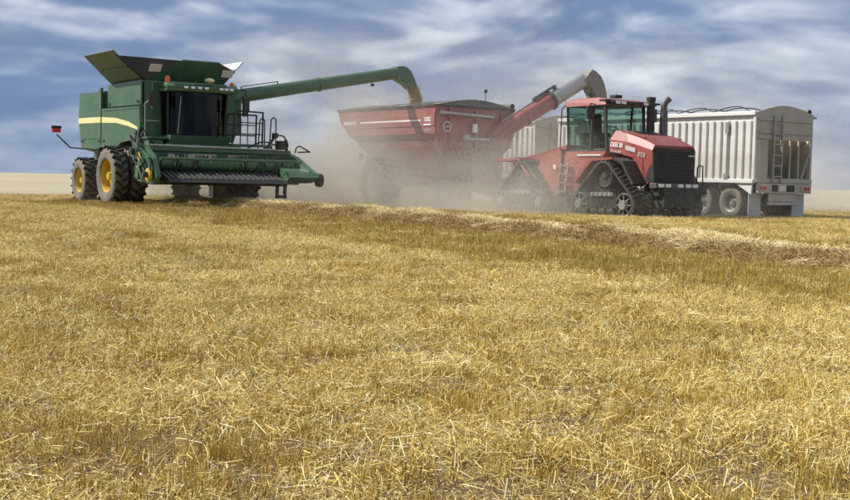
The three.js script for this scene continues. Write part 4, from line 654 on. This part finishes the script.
// ---------------------------------------------------------------- two hopper-bottom grain trailers in tandem (z = towards the rear)
function trailer(label, x, y, z) {
  const C = thing('grain_trailer', label, 'trailer', x, y, z, 34, 'hopper trailers coupled in line');
  const W = 1.3, L = 9.4, B = 1.2, T = 3.22;
  mesh(C, 'side_sheet', [box(0.03, T - B, L, -W + 0.03, (T + B) / 2, -L / 2), box(0.03, T - B, L, W - 0.03, (T + B) / 2, -L / 2)], M.aluminium);
  const n = 30, gp = uvBox(box(0.08, T - B - 0.2, 0.2, 0, 0, 0, 0, 0, 0, 0.02));
  for (const s of [-1, 1]) for (let k = 0; k < n; k++) { const m = new THREE.Mesh(gp, M.aluminium); m.name = 'side_panel'; m.position.set(s * (W + 0.01), (T + B) / 2 - 0.06, -0.28 - k * (L - 0.5) / (n - 1)); m.castShadow = m.receiveShadow = true; C.add(m); }
  for (const s of [-1, 1]) {
    mesh(C, 'top_rail', [box(0.12, 0.13, L, s * (W + 0.03), T + 0.06, -L / 2)], M.white);
    mesh(C, 'bottom_rail', [box(0.14, 0.13, L, s * (W + 0.03), B - 0.02, -L / 2)], M.white);
    mesh(C, 'corner_post', [box(0.1, T - B, 0.12, s * (W - 0.01), (T + B) / 2, -0.05)], s < 0 ? M.aluminium : M.rearMetal);  // right rear post: its shade is put into the colour with duller metal
    mesh(C, 'front_post', [box(0.1, T - B, 0.12, s * (W - 0.01), (T + B) / 2, -L + 0.05)], M.aluminium);
  }
  // tarp on bows
  mesh(C, 'rolled_tarp', curve([[W - 0.02, T + 0.2, -0.1], [W, T + 0.22, -3], [W - 0.02, T + 0.2, -6], [W, T + 0.21, -L + 0.1]], 0.09, 20, 10), M.greyTarp);
  for (let k = 0; k < 6; k++) mesh(C, 'tarp_bow', curve([[-W, T + 0.1, -1.5 - k * 1.5], [-0.7, T + 0.26, -1.5 - k * 1.5], [0, T + 0.32, -1.5 - k * 1.5], [0.7, T + 0.26, -1.5 - k * 1.5], [W, T + 0.1, -1.5 - k * 1.5]], 0.02, 16), M.darkSteel);
  mesh(C, 'grain_load', new THREE.SphereGeometry(1, 24, 10, 0, 6.3, 0, 1.57).scale(1.24, 0.5, 4.5).translate(0, 2.55, -L / 2), M.grain);
  const cord = []; for (let k = 0; k < 6; k++) { const z0 = -0.3 - k * 1.5; cord.push(curve([[-W - 0.02, T + 0.14, z0], [-W + 0.15, T + 0.27, z0 - 0.45], [-W + 0.2, T + 0.3, z0 - 0.75], [-W + 0.15, T + 0.27, z0 - 1.05], [-W - 0.02, T + 0.14, z0 - 1.5]], 0.018, 16)); }
  mesh(C, 'tarp_cord', cord, M.black);
  // rear wall: arched header panel, pressed ribs, recessed lower slope with posts
  const A = []; for (let k = 0; k <= 14; k++) { const t = k / 14; A.push([-W + 2 * W * t, T + 0.1 + 0.24 * Math.sin(Math.PI * t)]); }
  const sh = new THREE.Shape([[W, 2.5], ...A.slice().reverse(), [-W, 2.5]].map(([a, b]) => new THREE.Vector2(a, b)).reverse());
  mesh(C, 'rear_header', new THREE.ExtrudeGeometry(sh, { depth: 0.05, bevelEnabled: false }).translate(0, 0, -0.02), M.rearMetal);
  for (const y of [2.55, 2.72, 3.1]) mesh(C, 'rear_rib', box(2 * W - 0.14, 0.07, 0.04, 0, y, 0.05), M.rearMetal);
  mesh(C, 'rear_panel', [box(0.5, 1.3, 0.04, -W + 0.3, 1.87, 0.0), box(2 * W, 0.14, 0.08, 0, 1.22, 0.02)], M.rearMetal);
  mesh(C, 'rear_slope', sheet([-W + 0.05, 2.5, -0.15], [-W + 0.05, 1.0, -1.5], [W - 0.05, 1.0, -1.5], [W - 0.05, 2.5, -0.15], 0.03), M.rearMetal);
  for (const x of [-0.1, 0.3, 0.7]) mesh(C, 'slope_post', box(0.05, 1.25, 0.05, x, 1.88, -0.02), M.rearMetal);
  mesh(C, 'rear_brace', beam([1.2, 2.1, 0.0], [0.85, 1.3, 0.0], 0.05, 0.05), M.rearMetal);
  for (const s of [-1, 1]) mesh(C, 'added_recess_plate', box(0.03, 1.3, 1.5, s * (W - 0.08), 1.85, -0.8), M.rearMetal);  // plates added inside to darken the recess, covering its brightly lit walls
  mesh(C, 'front_wall', [box(2 * W - 0.1, T - B, 0.05, 0, (T + B) / 2, -L + 0.03)], M.rearMetal);
  const ld = mesh(C, 'rear_ladder', [box(0.05, 2.1, 0.05, -0.62, 2.2, 0.12), box(0.05, 2.1, 0.05, -0.24, 2.2, 0.12)], M.steel);
  for (let k = 0; k < 6; k++) mesh(ld, 'rung', box(0.36, 0.035, 0.035, -0.43, 1.35 + k * 0.33, 0.12), M.steel);
  // frame, hopper chutes, axles
  mesh(C, 'frame', [box(0.16, 0.3, L - 0.6, -0.55, 0.98, -L / 2), box(0.16, 0.3, L - 0.6, 0.55, 0.98, -L / 2), prism([[-3.2, 1.18], [-4.2, 0.6], [-4.9, 0.6], [-5.9, 1.18]], -1.0, 1.0), prism([[-6.0, 1.18], [-7.0, 0.6], [-7.6, 0.6], [-8.6, 1.18]], -1.0, 1.0)], M.darkSteel);
  for (const z of [-1.0, -2.25]) { mesh(C, 'axle', box(2.2, 0.14, 0.14, 0, 0.5, z), M.darkSteel); for (const s of [-1, 1]) for (const x of [1.12, 0.8]) wheel(C, s * x, 0.5, z, 0.5, 0.27, 0.29, s, M.steel, { lugs: 0 }); }
  mesh(C, 'corner_gusset', [slab([[-0.06, 1.12, -W - 0.04, -W + 0.02], [-0.75, 1.12, -W - 0.04, -W + 0.02], [-0.1, 0.78, -W - 0.04, -W + 0.02]])], M.white);
  const lb = mesh(C, 'light_bar', [box(2.5, 0.3, 0.08, 0.02, 0.98, 0.04)], M.rearMetal);
  for (const [x, w] of [[-0.98, 0.42], [0.98, 0.42]]) mesh(lb, 'tail_light', box(w, 0.18, 0.03, x, 0.98, 0.095), M.rearMetal);
  for (const x of [-1.1, -0.95, 0.95, 1.1]) mesh(lb, 'lamp_lens', new THREE.CylinderGeometry(0.055, 0.055, 0.03, 14).rotateX(1.5708).translate(x, 0.98, 0.115), M.lampRed);
  mesh(lb, 'licence_plate', box(0.3, 0.17, 0.02, -0.1, 0.98, 0.09), M.white);
  mesh(lb, 'light_recess', [box(0.26, 0.2, 0.02, -0.45, 0.98, 0.085), box(0.36, 0.2, 0.02, 0.28, 0.98, 0.085)], M.black);
  mesh(C, 'rear_bumper', [box(1.4, 0.1, 0.1, 0, 0.5, 0.02), box(1.3, 0.26, 0.05, 0, 0.7, 0.0), box(0.08, 0.4, 0.06, -0.5, 0.7, -0.03), box(0.08, 0.4, 0.06, 0.5, 0.7, -0.03)], M.rearMetal);
  for (const s of [-1, 1]) { const f = mesh(C, 'mud_flap', box(0.56, 0.72, 0.02, s * 1.02, 0.46, -0.22), M.flap); mesh(f, 'flap_print', [box(0.36, 0.06, 0.006, s * 1.02, 0.48, -0.206), box(0.4, 0.04, 0.006, s * 1.02, 0.3, -0.206), box(0.3, 0.03, 0.006, s * 1.02, 0.22, -0.206)], M.letterGrey); }
  mesh(C, 'crank_handle', [bar([-W - 0.08, 1.35, -1.1], [-W - 0.08, 2.95, -1.1], 0.018), box(0.05, 0.34, 0.14, -W - 0.09, 2.85, -1.1), box(0.06, 0.18, 0.16, -W - 0.08, 1.32, -1.1)], M.steel);
  mesh(C, 'marker_lamp', [box(0.1, 0.06, 0.06, W + 0.1, T + 0.02, 0.02), box(0.05, 0.03, 0.03, W + 0.03, T + 0.02, 0.02)], M.steel);
  C.rotation.order = 'YXZ'; C.rotation.x = 0.004; C.scale.setScalar(1.05);
  return C;
}
trailer('white ribbed hopper trailer nearest the camera, its ladder and mud flaps showing behind', 11.75, GY, -41.30);
{ const d = 11.3; trailer('white ribbed lead hopper trailer half hidden behind the cart auger and tractor', 11.75 - Math.sin(34 * D) * d, GY + 0.04, -41.30 - Math.cos(34 * D) * d); }

// ---------------------------------------------------------------- grain pouring from the combine spout into the cart
{
  const r = rng(44), B = [], g0 = new THREE.OctahedronGeometry(0.014, 0);
  const from = v3(9.0, 4.55, 0.55).applyAxisAngle(v3(0, 1, 0), 34 * D).add(v3(-8.42, GY, -42.65)), N = 16000;
  const o = new THREE.InstancedMesh(g0, M.grain, N), m = new THREE.Matrix4(), q = new THREE.Quaternion(), c = new THREE.Color();
  const dx = v3(Math.cos(34 * D), 0, -Math.sin(34 * D));
  for (let i = 0; i < N; i++) {
    const t = r() ** 0.8, w = 0.13 + 0.05 * t, p = from.clone().addScaledVector(dx, 0.40 * t + gauss(r) * w * 0.6).add(v3(gauss(r) * 0.03, -1.0 * t * t - 0.45 * t + 0.08, gauss(r) * w * 0.6));
    m.compose(p, q.setFromEuler(new THREE.Euler(r() * 6, r() * 6, r() * 6)), v3(1, 1.6, 1).multiplyScalar(0.8 + r() * 0.9)); o.setMatrixAt(i, m); const k = 0.9 + r() * 0.9; o.setColorAt(i, c.setRGB(k, k, k));
  }
  o.name = 'grain_stream'; o.castShadow = o.receiveShadow = true; o.userData = { label: 'stream of brown grain falling from the green auger spout into the cart', category: 'grain', kind: 'stuff' }; scene.add(o);
}

// ---------------------------------------------------------------- airborne dust: fine specks hanging round the machines, thick where the cart and the tracks stir them up
{
  const r = rng(123), mat = new THREE.MeshStandardMaterial({ roughness: 1, transparent: true, opacity: 0.28, side: THREE.DoubleSide }); mat.color.setRGB(0.80, 0.76, 0.67); mat.name = 'dust_speck';
  const CELL = 0.5, LEVELS = [50, 120, 300, 680, 1350, 2400, 3900, 6000], R0 = 0.006, perSpeck = 1.3 * R0 * R0 * 0.5 * 0.28 / CELL ** 3;
  const cloud = (seed, n) => { const q = rng(seed), p = new Float32Array(n * 9), e = v3(), f = v3(); for (let i = 0; i < n; i++) { const x = (q() + q() - 1) * CELL, y = (q() + q() - 1) * CELL, z = (q() + q() - 1) * CELL; e.set(gauss(q), gauss(q), gauss(q)).normalize(); f.set(gauss(q), gauss(q), gauss(q)).cross(e).normalize(); const s = R0 * (0.7 + 0.6 * q()); [[1, 0], [-0.5, 0.87], [-0.5, -0.87]].forEach(([u, v], k) => { p[i * 9 + k * 3] = x + (e.x * u + f.x * v) * s; p[i * 9 + k * 3 + 1] = y + (e.y * u + f.y * v) * s; p[i * 9 + k * 3 + 2] = z + (e.z * u + f.z * v) * s; }); } const g = new THREE.BufferGeometry(); g.setAttribute('position', new THREE.BufferAttribute(p, 3)); g.computeVertexNormals(); return g; };
  const G = LEVELS.map((n, k) => cloud(900 + k, n)), spots = LEVELS.map(() => []);
  const blob = (x, z, cx, cz, sx, sz) => Math.exp(-(((x - cx) / sx) ** 2) - ((z - cz) / sz) ** 2);
  const sigma = (x, h, z) => 0.64 * Math.exp(-h / 1.2) * blob(x, z, -0.8, -46.0, 6.5, 2.8) + 0.42 * Math.exp(-h / 1.0) * blob(x, z, 3.6, -40.0, 5, 1.6) + 0.30 * Math.exp(-h / 2.8) * blob(x, z, -3.2, -49.5, 5, 3.4) + 0.10 * Math.exp(-h / 5) * blob(x, z, 6, -51, 11, 3.2) + 0.26 * Math.exp(-h / 1.6) * blob(x, z, 16, -57, 9, 4);
  for (let x = -14; x < 30; x += CELL) for (let z = -30; z > -72; z -= CELL) {
    if (Math.abs(x) > 0.37 * -z + 1) continue;
    for (let h = 0.12; h < 7; h += CELL) {
      const w = sigma(x, h, z) * (0.25 + 1.55 * step(0.34, 0.66, fbm(x * 0.42 + 5, h * 0.6, z * 0.42, 4))), n = w / perSpeck;
      if (n < 40) continue;
      let k = 0; while (k < LEVELS.length - 1 && LEVELS[k + 1] <= n) k++;
      if (n < LEVELS[0]) { if (r() > n / LEVELS[0]) continue; } else if (k < LEVELS.length - 1 && r() < (n - LEVELS[k]) / (LEVELS[k + 1] - LEVELS[k])) k++;
      spots[k].push([x + (r() - 0.5) * 0.2, GY + h + (r() - 0.5) * 0.12, z + (r() - 0.5) * 0.2]);
    }
  }
  spots.forEach((L, k) => {
    if (!L.length) return;
    const o = new THREE.InstancedMesh(G[k], mat, L.length), m = new THREE.Matrix4(), q = new THREE.Quaternion(), one = v3(1, 1, 1);
    L.forEach(([x, y, z], i) => { m.compose(v3(x, y, z), q.setFromEuler(new THREE.Euler(Math.floor(r() * 4) * Math.PI / 2, Math.floor(r() * 4) * Math.PI / 2, 0)), one); o.setMatrixAt(i, m); });
    const n = used.dust_cloud = (used.dust_cloud ?? -1) + 1; o.name = n ? 'dust_cloud_' + String(n).padStart(3, '0') : 'dust_cloud';
    o.userData = { label: 'pale dust hanging in the air round the grain cart and tractor', category: 'dust', kind: 'stuff', group: 'dust in the air' }; o.castShadow = true; scene.add(o);
  });
}
renderer.render(scene, camera);
